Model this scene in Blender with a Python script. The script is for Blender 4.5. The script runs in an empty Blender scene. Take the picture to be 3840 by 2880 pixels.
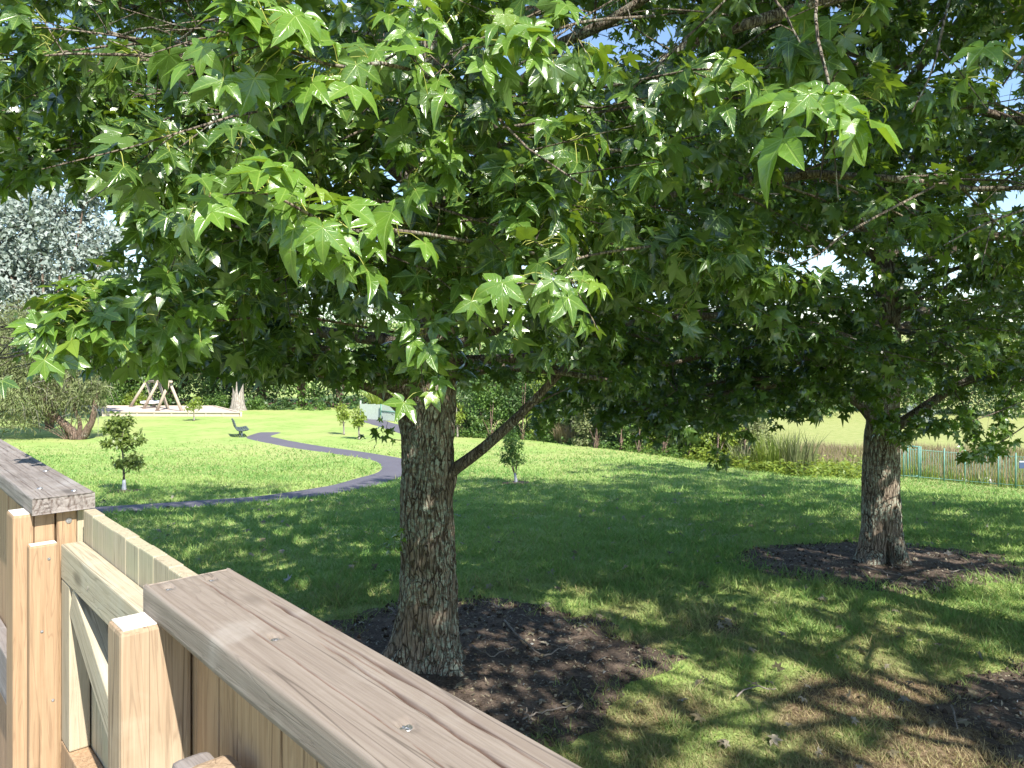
import bpy, bmesh, math, random
import numpy as np
from mathutils import Matrix, Vector

random.seed(7)
RNG = np.random.default_rng(7)
SC = bpy.context.scene
COL = SC.collection

# ------------------------------------------------------------------ camera, sky, sun, exposure
EYE = 2.6
F = 2850.0                      # focal length in pixels of the 3840 wide frame
HOR = 1288.0                    # row of the horizon
cam = bpy.data.cameras.new('camera')
cam.sensor_width = 36.0
cam.lens = 36.0 * F / 3840.0
cam.shift_y = -(1440.0 - HOR) / 3840.0
cam.clip_start = 0.05
cam.clip_end = 3000.0
camo = bpy.data.objects.new('camera', cam)
camo.location = (0, 0, EYE)
camo.rotation_euler = (math.radians(90), 0, 0)
COL.objects.link(camo)
SC.camera = camo

SUN_L = Vector((-0.533, 0.865, -1.0)).normalized()      # direction the light travels
SUN_TO = np.array((-SUN_L.x, -SUN_L.y, -SUN_L.z))
world = bpy.data.worlds.new('World')
SC.world = world
world.use_nodes = True
wn = world.node_tree
wn.nodes.clear()
sky = wn.nodes.new('ShaderNodeTexSky')
sky.sky_type = 'NISHITA'
sky.sun_disc = False
sky.sun_elevation = math.asin(-SUN_L.z)
sky.sun_rotation = math.atan2(-SUN_L.x, -SUN_L.y)
sky.air_density = 1.0
sky.dust_density = 0.25
sky.ozone_density = 2.4
bg = wn.nodes.new('ShaderNodeBackground')
bg.inputs['Strength'].default_value = 0.125
wo = wn.nodes.new('ShaderNodeOutputWorld')
wn.links.new(sky.outputs[0], bg.inputs[0])
wn.links.new(bg.outputs[0], wo.inputs[0])
sun = bpy.data.lights.new('sun', 'SUN')
sun.energy = 5.0
sun.angle = math.radians(0.55)
sun.color = (1.0, 0.95, 0.85)
suno = bpy.data.objects.new('sun', sun)
suno.rotation_euler = SUN_L.to_track_quat('-Z', 'Y').to_euler()
suno.location = (20, -30, 40)
COL.objects.link(suno)
SC.view_settings.view_transform = 'Standard'
SC.view_settings.look = 'None'
SC.view_settings.gamma = 1.0
SC.view_settings.use_curve_mapping = False
SC.view_settings.exposure = 1.12
SC.cycles.max_bounces = 7
SC.cycles.diffuse_bounces = 4
SC.cycles.glossy_bounces = 2
SC.cycles.transmission_bounces = 5
SC.cycles.transparent_max_bounces = 4
SC.cycles.use_denoising = True

# ------------------------------------------------------------------ small maths
def _hash(ix, iy, iz, seed):
    h = (ix * 374761393 + iy * 668265263 + iz * 2147483647 + seed * 1274126177) & 0xFFFFFFFF
    h = ((h ^ (h >> 13)) * 1274126177) & 0xFFFFFFFF
    h = ((h ^ (h >> 16)) * 2246822519) & 0xFFFFFFFF
    return ((h ^ (h >> 15)) & 0xFFFFFF) / float(0xFFFFFF)

def vnoise(x, y, z=0.0, seed=0):
    x, y, z = np.broadcast_arrays(np.asarray(x, float), np.asarray(y, float), np.asarray(z, float))
    ix, iy, iz = np.floor(x).astype(np.int64), np.floor(y).astype(np.int64), np.floor(z).astype(np.int64)
    fx, fy, fz = x - ix, y - iy, z - iz
    ux, uy, uz = fx*fx*(3-2*fx), fy*fy*(3-2*fy), fz*fz*(3-2*fz)
    r = 0.0
    for dx in (0, 1):
        wx = ux if dx else 1-ux
        for dy in (0, 1):
            wy = uy if dy else 1-uy
            for dz in (0, 1):
                wz = uz if dz else 1-uz
                r = r + wx*wy*wz*_hash(ix+dx, iy+dy, iz+dz, seed)
    return r

def fbm(x, y, z=0.0, seed=0, octv=3):
    r, a, s = 0.0, 0.5, 0.0
    for o in range(octv):
        r = r + a*vnoise(np.asarray(x)*2**o, np.asarray(y)*2**o, np.asarray(z)*2**o, seed+o*17)
        s += a
        a *= 0.5
    return r/s

def norm(v):
    v = np.asarray(v, float)
    return v/np.maximum(np.linalg.norm(v, axis=-1, keepdims=True), 1e-9)

def sstep(a, b, x):
    t = np.clip((np.asarray(x, float)-a)/(b-a), 0, 1)
    return t*t*(3-2*t)

def R(a, b):
    return random.uniform(a, b)

# ------------------------------------------------------------------ terrain
_ty = np.linspace(-80, 420, 1001)
_td = np.interp(_ty, [-80, 8.5, 12, 16, 20, 24, 30, 36, 45, 54, 72, 95, 150, 420],
                [0, 0, .25, .68, 1.08, 1.45, 1.8, 2.02, 2.25, 2.38, 2.4, 1.7, -1.5, -14])
_k = np.exp(-0.5*(np.arange(-8, 9)/3.0)**2)
_k /= _k.sum()
_td = np.convolve(np.pad(_td, 8, mode='edge'), _k, mode='valid')

def H(x, y):
    x = np.asarray(x, float)
    y = np.asarray(y, float)
    z = -np.interp(y, _ty, _td)
    z = z - 0.066*np.clip(x-4, 0, 13)*sstep(11, 23, y)
    z = z + 0.10*(vnoise(x*.11, y*.11, 0, 3)-.5)*sstep(9, 18, y)
    z = z + 0.03*(vnoise(x*.6, y*.6, 0, 5)-.5)
    return z

def P(u, v, D):
    """world point on the ray through photo pixel (u, v) at depth D"""
    return np.array(((u-1920)/F*D, D, EYE-(v-HOR)/F*D))

def G(u, v, d0=3.0, d1=120.0):
    """where that ray meets the ground"""
    ds = np.linspace(d0, d1, 6000)
    px, pz = (u-1920)/F*ds, EYE-(v-HOR)/F*ds
    below = pz <= H(px, ds)
    i = int(np.argmax(below)) if below.any() else len(ds)-1
    return np.array((px[i], ds[i], float(H(px[i], ds[i]))))

BEDS = [  # cx, cy, rx, ry, seed : bare soil round the big trees
    (-0.35, 6.35, 1.55, 1.45, 11), (4.55, 9.3, 1.7, 1.2, 12), (4.9, 5.2, 2.0, 1.0, 13)]

def bedval(x, y):
    """>0 outside the soil, <0 inside"""
    r = np.full(np.broadcast(np.asarray(x), np.asarray(y)).shape, 9.0)
    for cx, cy, rx, ry, sd in BEDS:
        q = np.sqrt(((x-cx)/rx)**2+((y-cy)/ry)**2)
        q = q + 0.55*(fbm(np.asarray(x)*1.6, np.asarray(y)*1.6, 0, sd)-.5) + .12*(vnoise(np.asarray(x)*7, np.asarray(y)*7, 0, sd)-.5)
        r = np.minimum(r, q-1)
    return r

def dryness(x, y):
    x = np.asarray(x, float)
    y = np.asarray(y, float)
    d = .8*np.exp(-(((x-2.8)/2.0)**2+((y-4.8)/.85)**2))
    d = d + .30*np.exp(-(((x-1.6)/3.0)**2+((y-6.6)/1.6)**2))
    n = fbm(x*2.6, y*2.6, 0, 31)
    return np.clip(d*(0.2+1.6*n) + .55*(n-.5)*sstep(12, 6, y), 0, 1)

# ------------------------------------------------------------------ mesh collecting
class MB:
    def __init__(self):
        self.v, self.f3, self.f4, self.n = [], [], [], 0
        self.at = {}

    def add(self, v, f3=None, f4=None, **at):
        v = np.asarray(v, np.float32).reshape(-1, 3)
        if f3 is not None and len(f3):
            self.f3.append(np.asarray(f3, np.int32).reshape(-1, 3)+self.n)
        if f4 is not None and len(f4):
            self.f4.append(np.asarray(f4, np.int32).reshape(-1, 4)+self.n)
        for k, a in at.items():
            self.at.setdefault(k, []).append(np.asarray(a, np.float32))
        self.v.append(v)
        self.n += len(v)
        return self

    def mesh(self, name, mat, smooth=True):
        me = bpy.data.meshes.new(name)
        v = np.concatenate(self.v) if self.v else np.zeros((0, 3), np.float32)
        f3 = np.concatenate(self.f3) if self.f3 else np.zeros((0, 3), np.int32)
        f4 = np.concatenate(self.f4) if self.f4 else np.zeros((0, 4), np.int32)
        nl, npoly = f3.size+f4.size, len(f3)+len(f4)
        me.vertices.add(len(v))
        me.vertices.foreach_set('co', v.ravel())
        me.loops.add(nl)
        me.loops.foreach_set('vertex_index', np.concatenate([f3.ravel(), f4.ravel()]).astype(np.int32))
        me.polygons.add(npoly)
        st = np.concatenate([np.arange(len(f3))*3, f3.size+np.arange(len(f4))*4]).astype(np.int32)
        me.polygons.foreach_set('loop_start', st)
        me.polygons.foreach_set('use_smooth', np.full(npoly, smooth, bool))
        for k, a in self.at.items():
            a = np.concatenate(a)
            if a.ndim == 1:
                me.attributes.new(k, 'FLOAT', 'POINT').data.foreach_set('value', a.astype(np.float32))
            else:
                me.attributes.new(k, 'FLOAT_VECTOR', 'POINT').data.foreach_set('vector', a.astype(np.float32).ravel())
        me.update(calc_edges=True)
        me.validate()
        if mat is not None:
            me.materials.append(mat)
        return me

def link(name, me, parent=None, loc=(0, 0, 0), rot=(0, 0, 0)):
    o = bpy.data.objects.new(name, me)
    o.location = loc
    o.rotation_euler = rot
    if parent is not None:
        o.parent = parent
    COL.objects.link(o)
    return o

def thing(name, label, cat, loc=(0, 0, 0), rotz=0.0, group=None):
    o = bpy.data.objects.new(name, None)
    o.empty_display_size = 0.2
    o.location = [float(c) for c in loc]
    o.rotation_euler = (0, 0, rotz)
    COL.objects.link(o)
    return tag(o, label, cat, group)

def tag(o, label, cat=None, group=None, kind=None):
    if label:
        o['label'] = label
    if cat:
        o['category'] = cat
    if group:
        o['group'] = group
    if kind:
        o['kind'] = kind
    return o

def tube(pts, rad, sides=6, cap=True):
    pts = np.asarray(pts, float)
    rad = np.broadcast_to(np.asarray(rad, float), (len(pts),))
    tan = norm(np.gradient(pts, axis=0))
    ref = np.array((0.31, 0.22, 0.92)) if abs(tan[0] @ np.array((.31, .22, .92))) < .9 else np.array((1., 0, 0))
    a = np.zeros_like(tan)
    p = norm(np.cross(tan[0], ref))
    for i in range(len(pts)):
        p = norm(p-tan[i]*(p @ tan[i]))
        a[i] = p
    b = np.cross(tan, a)
    th = np.arange(sides)/sides*2*np.pi
    v = pts[:, None, :]+rad[:, None, None]*(np.cos(th)[None, :, None]*a[:, None, :]+np.sin(th)[None, :, None]*b[:, None, :])
    v = v.reshape(-1, 3)
    i = np.arange(len(pts)-1)[:, None]*sides
    j = np.arange(sides)[None, :]
    k = (j+1) % sides
    f4 = np.stack([i+j, i+k, i+sides+k, i+sides+j], -1).reshape(-1, 4)
    f3 = None
    if cap:
        n0 = len(v)
        v = np.vstack([v, pts[0], pts[-1]])
        e = (len(pts)-1)*sides
        jj = np.arange(sides)
        kk = (jj+1) % sides
        f3 = np.vstack([np.stack([np.full(sides, n0), kk, jj], -1), np.stack([np.full(sides, n0+1), e+jj, e+kk], -1)])
    return v, f3, f4

def spline(pts, n):
    pts = np.asarray(pts, float)
    m = len(pts)
    q = np.vstack([2*pts[0]-pts[1], pts, 2*pts[-1]-pts[-2]])
    out = []
    for t in np.linspace(0, m-1-1e-6, n):
        i = int(t)
        u = t-i
        p0, p1, p2, p3 = q[i], q[i+1], q[i+2], q[i+3]
        out.append(.5*((2*p1)+(-p0+p2)*u+(2*p0-5*p1+4*p2-p3)*u*u+(-p0+3*p1-3*p2+p3)*u**3))
    return np.array(out)

_boxes = {}
def box_mesh(sx, sy, sz, mat, bev=0.004, key=None):
    """bevelled box centred on the origin; alike boxes share one mesh"""
    k = (round(sx, 4), round(sy, 4), round(sz, 4), mat.name, bev, key)
    if k in _boxes:
        return _boxes[k]
    bm = bmesh.new()
    bmesh.ops.create_cube(bm, size=1.0)
    bmesh.ops.scale(bm, vec=(sx, sy, sz), verts=bm.verts)
    if bev > 0:
        bmesh.ops.bevel(bm, geom=list(bm.edges), offset=bev, segments=2, profile=.6, affect='EDGES')
    me = bpy.data.meshes.new('board')
    bm.to_mesh(me)
    bm.free()
    me.materials.append(mat)
    _boxes[k] = me
    return me

# ------------------------------------------------------------------ materials
def mat_new(name):
    m = bpy.data.materials.new(name)
    m.use_nodes = True
    nt = m.node_tree
    nt.nodes.clear()
    return m, nt

class NT:
    def __init__(self, nt):
        self.t = nt

    def n(self, typ, **kw):
        nd = self.t.nodes.new(typ)
        for k, v in kw.items():
            setattr(nd, k, v)
        return nd

    def l(self, a, b):
        self.t.links.new(a, b)

    def put(self, sock, v):
        if isinstance(v, bpy.types.NodeSocket):
            self.l(v, sock)
        elif isinstance(v, (tuple, list)) and len(v) == 3 and sock.type == 'RGBA':
            sock.default_value = (*v, 1)
        else:
            sock.default_value = v

    def math(self, op, a, b=0.0, c=0.0, clamp=False):
        nd = self.n('ShaderNodeMath', operation=op, use_clamp=clamp)
        for i, x in enumerate((a, b, c)):
            self.put(nd.inputs[i], x)
        return nd.outputs[0]

    def mix(self, f, a, b):
        nd = self.n('ShaderNodeMix', data_type='RGBA')
        self.put(nd.inputs[0], f)
        self.put(nd.inputs[6], a)
        self.put(nd.inputs[7], b)
        return nd.outputs[2]

    def ramp(self, f, lo, hi):
        nd = self.n('ShaderNodeMapRange', clamp=True)
        nd.interpolation_type = 'SMOOTHSTEP'
        self.put(nd.inputs[0], f)
        nd.inputs[1].default_value = lo
        nd.inputs[2].default_value = hi
        return nd.outputs[0]

    def noise(self, vec, scale, detail=3.0, rough=.55, dist=0.0):
        nd = self.n('ShaderNodeTexNoise')
        nd.inputs['Scale'].default_value = scale
        nd.inputs['Detail'].default_value = detail
        nd.inputs['Roughness'].default_value = rough
        nd.inputs['Distortion'].default_value = dist
        if vec is not None:
            self.l(vec, nd.inputs['Vector'])
        return nd.outputs[0]

    def mapping(self, vec, scale=(1, 1, 1), loc=(0, 0, 0)):
        nd = self.n('ShaderNodeMapping')
        self.l(vec, nd.inputs[0])
        self.put(nd.inputs['Scale'], scale)
        self.put(nd.inputs['Location'], loc)
        return nd.outputs[0]

    def attr(self, name):
        return self.n('ShaderNodeAttribute', attribute_name=name)

    def bump(self, h, strength=.3, dist=.01):
        nd = self.n('ShaderNodeBump')
        nd.inputs['Strength'].default_value = strength
        nd.inputs['Distance'].default_value = dist
        self.l(h, nd.inputs['Height'])
        return nd.outputs[0]

    def bsdf(self, col, rough=.8, spec=.3, normal=None, metal=0.0):
        nd = self.n('ShaderNodeBsdfPrincipled')
        self.put(nd.inputs['Base Color'], col)
        self.put(nd.inputs['Roughness'], rough)
        nd.inputs['Specular IOR Level'].default_value = spec
        nd.inputs['Metallic'].default_value = metal
        if normal is not None:
            self.l(normal, nd.inputs['Normal'])
        return nd.outputs[0]

    def out(self, s):
        o = self.n('ShaderNodeOutputMaterial')
        self.l(s, o.inputs[0])

def plain(name, col, rough=.7, spec=.3, metal=0.0, var=.25, scale=9.0):
    m, nt = mat_new(name)
    k = NT(nt)
    pos = k.n('ShaderNodeNewGeometry').outputs['Position']
    f = k.noise(pos, scale, 4)
    c = k.mix(f, tuple(x*(1-var) for x in col), tuple(min(1, x*(1+var)) for x in col))
    k.out(k.bsdf(c, rough, spec, k.bump(f, .15, .01), metal))
    return m

def leaf_mat(name, dark, light, trans, back, veins=True, rough=.36, tmix=.38, spec=.5, tip=None):
    m, nt = mat_new(name)
    k = NT(nt)
    at = k.attr('luv')
    sep = k.n('ShaderNodeSeparateXYZ')
    k.l(at.outputs['Vector'], sep.inputs[0])
    u, v, r = sep.outputs[0], sep.outputs[1], sep.outputs[2]
    rr = r if veins else k.math('FRACT', k.math('ADD', r, k.n('ShaderNodeObjectInfo').outputs['Random']))
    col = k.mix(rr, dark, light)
    tr = k.mix(rr, tuple(x*.8 for x in trans), tuple(min(1, x*1.2) for x in trans))
    geo = k.n('ShaderNodeNewGeometry')
    normal = None
    if veins:
        a = k.math('ABSOLUTE', u)
        mid = k.math('SUBTRACT', 1.0, k.ramp(a, .03, .12))
        w = k.math('FRACT', k.math('SUBTRACT', k.math('MULTIPLY', v, 6.0), k.math('MULTIPLY', a, 1.3)))
        sec = k.math('MULTIPLY', k.math('SUBTRACT', 1.0, k.ramp(k.math('ABSOLUTE', k.math('SUBTRACT', w, .5)), .04, .13)), .32)
        vein = k.math('MAXIMUM', mid, sec)
        col = k.mix(k.math('MULTIPLY', vein, .75), col, (.22, .32, .07))
        normal = k.bump(k.math('SUBTRACT', 1.0, vein), .35, .004)
    if tip:
        col = k.mix(k.ramp(rr, .975, .99), col, tip)
    if veins:
        sp_ = k.noise(geo.outputs['Position'], 55.0, 3, .6)
        col = k.mix(k.math('MULTIPLY', k.ramp(sp_, .68, .76), .6), col, (.11, .085, .03))
    bk = k.mix(geo.outputs['Backfacing'], col, back)
    d = k.bsdf(bk, rough, spec, normal)
    t = k.n('ShaderNodeBsdfTranslucent')
    k.put(t.inputs[0], tr)
    mx = k.n('ShaderNodeMixShader')
    mx.inputs[0].default_value = tmix
    k.l(d, mx.inputs[1])
    k.l(t.outputs[0], mx.inputs[2])
    k.out(mx.outputs[0])
    return m

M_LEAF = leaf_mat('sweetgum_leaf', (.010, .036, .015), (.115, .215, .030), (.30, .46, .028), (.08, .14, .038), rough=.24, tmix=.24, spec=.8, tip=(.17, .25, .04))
M_SHRUB = leaf_mat('shrub_leaf', (.055, .12, .03), (.16, .27, .055), (.18, .30, .04), (.09, .15, .05), veins=False, rough=.5)
M_DARK = leaf_mat('evergreen_leaf', (.030, .072, .022), (.09, .165, .04), (.12, .21, .035), (.06, .1, .04), veins=False, rough=.5, tmix=.25)
M_LIME = leaf_mat('lime_leaf', (.13, .21, .03), (.26, .33, .05), (.36, .42, .05), (.2, .26, .06), veins=False, rough=.5)
M_OLIVE = leaf_mat('olive_leaf', (.12, .155, .055), (.25, .285, .12), (.22, .24, .08), (.2, .21, .12), veins=False, rough=.6)
M_SILVER = leaf_mat('silver_leaf', (.27, .33, .305), (.46, .51, .48), (.26, .31, .24), (.36, .40, .37), veins=False, rough=.8, tmix=.4, spec=.15)  # silvery leaf colour, lifted further to paint in the pale veiling glare
M_YOUNG = leaf_mat('young_tree_leaf', (.09, .14, .03), (.19, .25, .06), (.26, .34, .05), (.16, .2, .07), veins=False, rough=.4)
M_TAN = leaf_mat('dry_leaf', (.20, .14, .07), (.36, .28, .17), (.2, .14, .06), (.3, .24, .16), veins=False, rough=.7, tmix=.2)
M_FALLEN = leaf_mat('fallen_leaf', (.13, .11, .06), (.33, .29, .22), (.1, .08, .04), (.30, .30, .29), veins=False, rough=.6, tmix=.1)
M_PETIOLE = plain('petiole', (.30, .32, .07), .5, .4)

def bark_mat(name, base, light, lich, scale=1.0, lich_amt=.5, furrow=(.075, .052, .038)):
    """bark plates divided by long brown furrows, with grey green lichen on the plates"""
    m, nt = mat_new(name)
    k = NT(nt)
    pos = k.n('ShaderNodeTexCoord').outputs['Object']
    wob = k.n('ShaderNodeTexNoise')
    k.l(k.mapping(pos, (9*scale, 9*scale, 5*scale)), wob.inputs['Vector'])
    wob.inputs['Scale'].default_value = 1.0
    wv = k.n('ShaderNodeVectorMath', operation='MULTIPLY_ADD')
    k.l(wob.outputs['Color'], wv.inputs[0])
    wv.inputs[1].default_value = (.075/scale, .075/scale, .16/scale)
    k.l(pos, wv.inputs[2])
    vo = k.n('ShaderNodeTexVoronoi', feature='DISTANCE_TO_EDGE')
    k.l(k.mapping(wv.outputs[0], (31*scale, 31*scale, 4.4*scale)), vo.inputs['Vector'])
    vo.inputs['Scale'].default_value = 1.0
    ed = k.ramp(vo.outputs['Distance'], .0, .12)
    f1 = k.noise(k.mapping(pos, (60*scale, 60*scale, 12*scale)), 1.0, 4, .7)
    f2 = k.noise(pos, 4*scale, 4, .6)
    c = k.mix(k.ramp(f1, .34, .66), base, light)
    c = k.mix(k.math('MULTIPLY', k.ramp(f2, .4, .7), .5), c, tuple(x*.6 for x in base))
    patch = k.noise(pos, 3.0*scale, 3, .6)
    fine = k.noise(pos, 30*scale, 5, .75)
    lm = k.math('MULTIPLY', k.ramp(patch, .62-.25*lich_amt, .72-.2*lich_amt), k.ramp(fine, .48, .55))
    c = k.mix(k.math('MULTIPLY', lm, .8), c, lich)
    c = k.mix(k.math('MULTIPLY', k.math('SUBTRACT', 1.0, ed), k.ramp(k.noise(pos, 7*scale, 3, .6), .30, .62)), c, furrow)
    h = k.math('ADD', k.math('MULTIPLY', ed, 1.2), k.math('ADD', k.math('MULTIPLY', f1, .35), k.math('MULTIPLY', fine, .3)))
    k.out(k.bsdf(c, .9, .15, k.bump(h, 1.0, .018)))
    return m

M_BARK = bark_mat('furrowed_bark', (.165, .125, .094), (.33, .268, .210), (.36, .41, .33), 1.0, .95)
M_LIMB = bark_mat('limb_bark', (.135, .105, .080), (.27, .225, .178), (.34, .36, .30), 1.5, .6)
M_PALE = bark_mat('pale_bark', (.27, .24, .21), (.42, .38, .34), (.40, .38, .35), .25, .5, (.20, .17, .15))
M_BROWNBARK = bark_mat('brown_bark', (.12, .08, .06), (.25, .18, .14), (.3, .28, .24), .4, .3)

def wood_mat(name, a, b, axis, blotch=(.5, .46, .42), blot=.0, crack=(.11, .05, .03), stain=None, ring=.45):
    """timber grain running along the given local axis"""
    m, nt = mat_new(name)
    k = NT(nt)
    pos = k.n('ShaderNodeTexCoord').outputs['Object']
    rnd = k.n('ShaderNodeObjectInfo').outputs['Random']
    off = k.n('ShaderNodeCombineXYZ')
    for i in range(3):
        k.l(k.math('MULTIPLY', rnd, 17.3+i*5), off.inputs[i])
    add = k.n('ShaderNodeVectorMath', operation='ADD')
    k.l(pos, add.inputs[0])
    k.l(off.outputs[0], add.inputs[1])
    p = add.outputs[0]
    sc = [105, 105, 105]
    sc[axis] = 3.0
    sc2 = [18, 18, 18]
    sc2[axis] = 1.1
    f1 = k.noise(k.mapping(p, sc), 1.0, 5, .7, .15)
    f2 = k.noise(k.mapping(p, sc2), 1.0, 3, .5, 1.2)
    rings = k.math('FRACT', k.math('MULTIPLY', f2, 9.0))
    rg = k.math('MULTIPLY', k.ramp(k.math('ABSOLUTE', k.math('SUBTRACT', rings, .5)), .36, .5), ring)
    c = k.mix(k.ramp(f1, .3, .72), a, b)
    c = k.mix(rg, c, tuple(x*.55 for x in a))
    c = k.mix(k.math('MULTIPLY', rnd, .35), c, tuple(x*.72 for x in b))
    if blot:
        bl = k.noise(p, 6.0, 4, .6, .5)
        c = k.mix(k.math('MULTIPLY', k.ramp(bl, .5, .72), blot), c, blotch)
        spots = k.noise(k.mapping(p, [x*.8 for x in sc2]), 2.0, 4, .7)
        c = k.mix(k.math('MULTIPLY', k.ramp(spots, .62, .75), .5), c, tuple(x*.6 for x in a))
    if stain:
        bl = k.noise(p, 3.0, 3, .5)
        c = k.mix(k.math('MULTIPLY', k.ramp(bl, .4, .65), .7), c, stain)
    kv = [7, 7, 7]
    kv[axis] = 2.6
    vo = k.n('ShaderNodeTexVoronoi')
    k.l(k.mapping(p, kv), vo.inputs['Vector'])
    vo.inputs['Scale'].default_value = 1.0
    kd = vo.outputs['Distance']
    c = k.mix(k.math('MULTIPLY', k.math('SUBTRACT', 1.0, k.ramp(kd, .05, .17)), .75), c, tuple(x*.42 for x in a))
    ck = [26, 26, 26]
    ck[axis] = .55
    cn = k.noise(k.mapping(p, ck), 1.0, 2, .5, .2)
    chk = k.math('SUBTRACT', 1.0, k.ramp(k.math('ABSOLUTE', k.math('SUBTRACT', cn, .56)), .002, .011))
    c = k.mix(k.math('MULTIPLY', chk, .6), c, tuple(x*.35 for x in a))
    grime = k.noise(p, 2.3, 5, .7)
    c = k.mix(k.math('MULTIPLY', k.ramp(grime, .52, .75), .35), c, tuple(x*.55 for x in a))
    cr = k.attr('crack').outputs['Fac']
    c = k.mix(cr, c, crack)
    k.out(k.bsdf(c, .78, .25, k.bump(k.math('ADD', f1, k.math('MULTIPLY', rg, -.6)), .35, .003)))
    return m

M_CAP = wood_mat('weathered_cap_timber', (.200, .160, .132), (.285, .240, .205), 0, (.345, .31, .28), .55, ring=.28)
M_CAPFAR = wood_mat('grey_cap_timber', (.20, .172, .16), (.30, .268, .252), 0, (.36, .345, .345), .6, (.07, .045, .035))
M_TANZ = wood_mat('tan_upright_timber', (.305, .195, .114), (.43, .298, .186), 2)
M_POSTZ = wood_mat('rough_post_timber', (.30, .210, .135), (.42, .312, .214), 2, (.46, .385, .285), .4)
M_GREENX = wood_mat('greenish_rail_timber', (.36, .305, .215), (.49, .43, .32), 0, (.45, .43, .35), .4)
M_GREENZ = wood_mat('greenish_upright_timber', (.36, .305, .215), (.49, .42, .31), 2, stain=(.38, .37, .25))
M_ENDGR = plain('pale_end_grain', (.66, .63, .58), .8, .2, 0, .2, 60)  # end grain on the uprights, paler than their sides
M_STEEL = plain('zinc_screw', (.55, .55, .57), .35, .5, .9)

# ground materials
def ground_mat():
    m, nt = mat_new('lawn_turf')
    k = NT(nt)
    pos = k.n('ShaderNodeNewGeometry').outputs['Position']
    big = k.noise(pos, .35, 4, .6)
    mid = k.noise(pos, 2.2, 4, .65)
    fine = k.noise(pos, 28.0, 4, .75)
    c = k.mix(k.ramp(mid, .3, .7), (.23, .335, .085), (.33, .43, .135))
    c = k.mix(k.math('MULTIPLY', k.ramp(big, .42, .6), .7), c, (.38, .40, .155))
    c = k.mix(k.math('MULTIPLY', k.ramp(fine, .5, .8), .5), c, (.36, .38, .17))
    c = k.mix(k.math('MULTIPLY', k.ramp(fine, .5, .25), .55), c, (.09, .15, .035))
    soil = k.mix(k.ramp(fine, .35, .7), (.11, .075, .045), (.27, .205, .13))
    dry = k.attr('dry').outputs['Fac']
    c = k.mix(k.ramp(k.math('ADD', dry, k.math('MULTIPLY', k.math('SUBTRACT', mid, .5), .5)), .15, .6), c, soil)
    mead = k.attr('meadow').outputs['Fac']
    md = k.mix(k.ramp(mid, .3, .7), (.25, .29, .095), (.34, .35, .14))
    c = k.mix(mead, c, md)
    k.out(k.bsdf(c, .9, .12, k.bump(k.math('ADD', fine, k.math('MULTIPLY', mid, .6)), .6, .04)))
    return m

def soil_mat():
    m, nt = mat_new('bare_soil')
    k = NT(nt)
    pos = k.n('ShaderNodeNewGeometry').outputs['Position']
    a = k.noise(pos, 4, 5, .65)
    b = k.noise(pos, 45, 5, .7)
    c = k.mix(k.ramp(b, .3, .7), (.060, .045, .037), (.170, .130, .105))
    c = k.mix(k.math('MULTIPLY', k.ramp(a, .45, .7), .6), c, (.26, .195, .15))
    k.out(k.bsdf(c, .95, .1, k.bump(k.math('ADD', a, b), .9, .03)))
    return m

def asphalt_mat():
    m, nt = mat_new('path_asphalt')
    k = NT(nt)
    pos = k.n('ShaderNodeNewGeometry').outputs['Position']
    a = k.noise(pos, 1.2, 4, .6)
    b = k.noise(pos, 60, 3, .7)
    c = k.mix(a, (.105, .098, .125), (.155, .145, .168))
    c = k.mix(k.math('MULTIPLY', b, .5), c, (.10, .095, .11))
    k.out(k.bsdf(c, .85, .25, k.bump(b, .4, .01)))
    return m

def blade_mat():
    m, nt = mat_new('grass_blade')
    k = NT(nt)
    dry = k.attr('dry').outputs['Fac']
    rnd = k.attr('rnd').outputs['Fac']
    g = k.mix(rnd, (.115, .25, .062), (.36, .47, .15))
    t = k.mix(rnd, (.27, .20, .10), (.46, .38, .22))
    c = k.mix(dry, g, t)
    d = k.bsdf(c, .6, .25)
    tr = k.n('ShaderNodeBsdfTranslucent')
    k.put(tr.inputs[0], k.mix(dry, (.24, .40, .07), (.36, .28, .12)))
    mx = k.n('ShaderNodeMixShader')
    mx.inputs[0].default_value = .33
    k.l(d, mx.inputs[1])
    k.l(tr.outputs[0], mx.inputs[2])
    k.out(mx.outputs[0])
    return m

M_GROUND = ground_mat()
M_SOIL = soil_mat()
M_PATH = asphalt_mat()
M_BLADE = blade_mat()
M_TWIG = plain('grey_twig', (.22, .19, .165), .85, .2, 0, .35, 40)
M_POD = plain('seed_pod', (.06, .045, .035), .9, .1, 0, .4, 60)
M_CHIP = plain('bark_chip', (.13, .09, .065), .9, .1, 0, .7, 50)
M_CHIPPALE = plain('playground_bark', (.50, .42, .37), .95, .1, 0, .3, 25)
M_GREENPAINT = plain('green_painted_metal', (.13, .29, .24), .5, .4, 0, .15)
M_GREENBOARD = plain('green_fence_board', (.42, .48, .42), .75, .2, 0, .18)
M_BENCH = plain('dark_bench_slat', (.075, .10, .11), .6, .4, 0, .25, 4)
M_POLE = plain('swing_pole', (.42, .35, .28), .7, .2, 0, .2, 4)
M_EDGING = plain('pale_edging_timber', (.50, .43, .36), .8, .2, 0, .2, 6)
M_WHITE = plain('white_swing_seat', (.75, .75, .76), .5, .4, 0, .1)
M_BLACK = plain('black_rubber', (.03, .03, .033), .6, .4, 0, .2)
M_GUARD = plain('grey_trunk_guard', (.34, .36, .42), .6, .3, 0, .15, 20)
M_SIGN = plain('navy_sign', (.05, .08, .16), .5, .4, 0, .1)
M_STONE = plain('white_stone', (.62, .62, .62), .9, .2, 0, .2)

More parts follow.
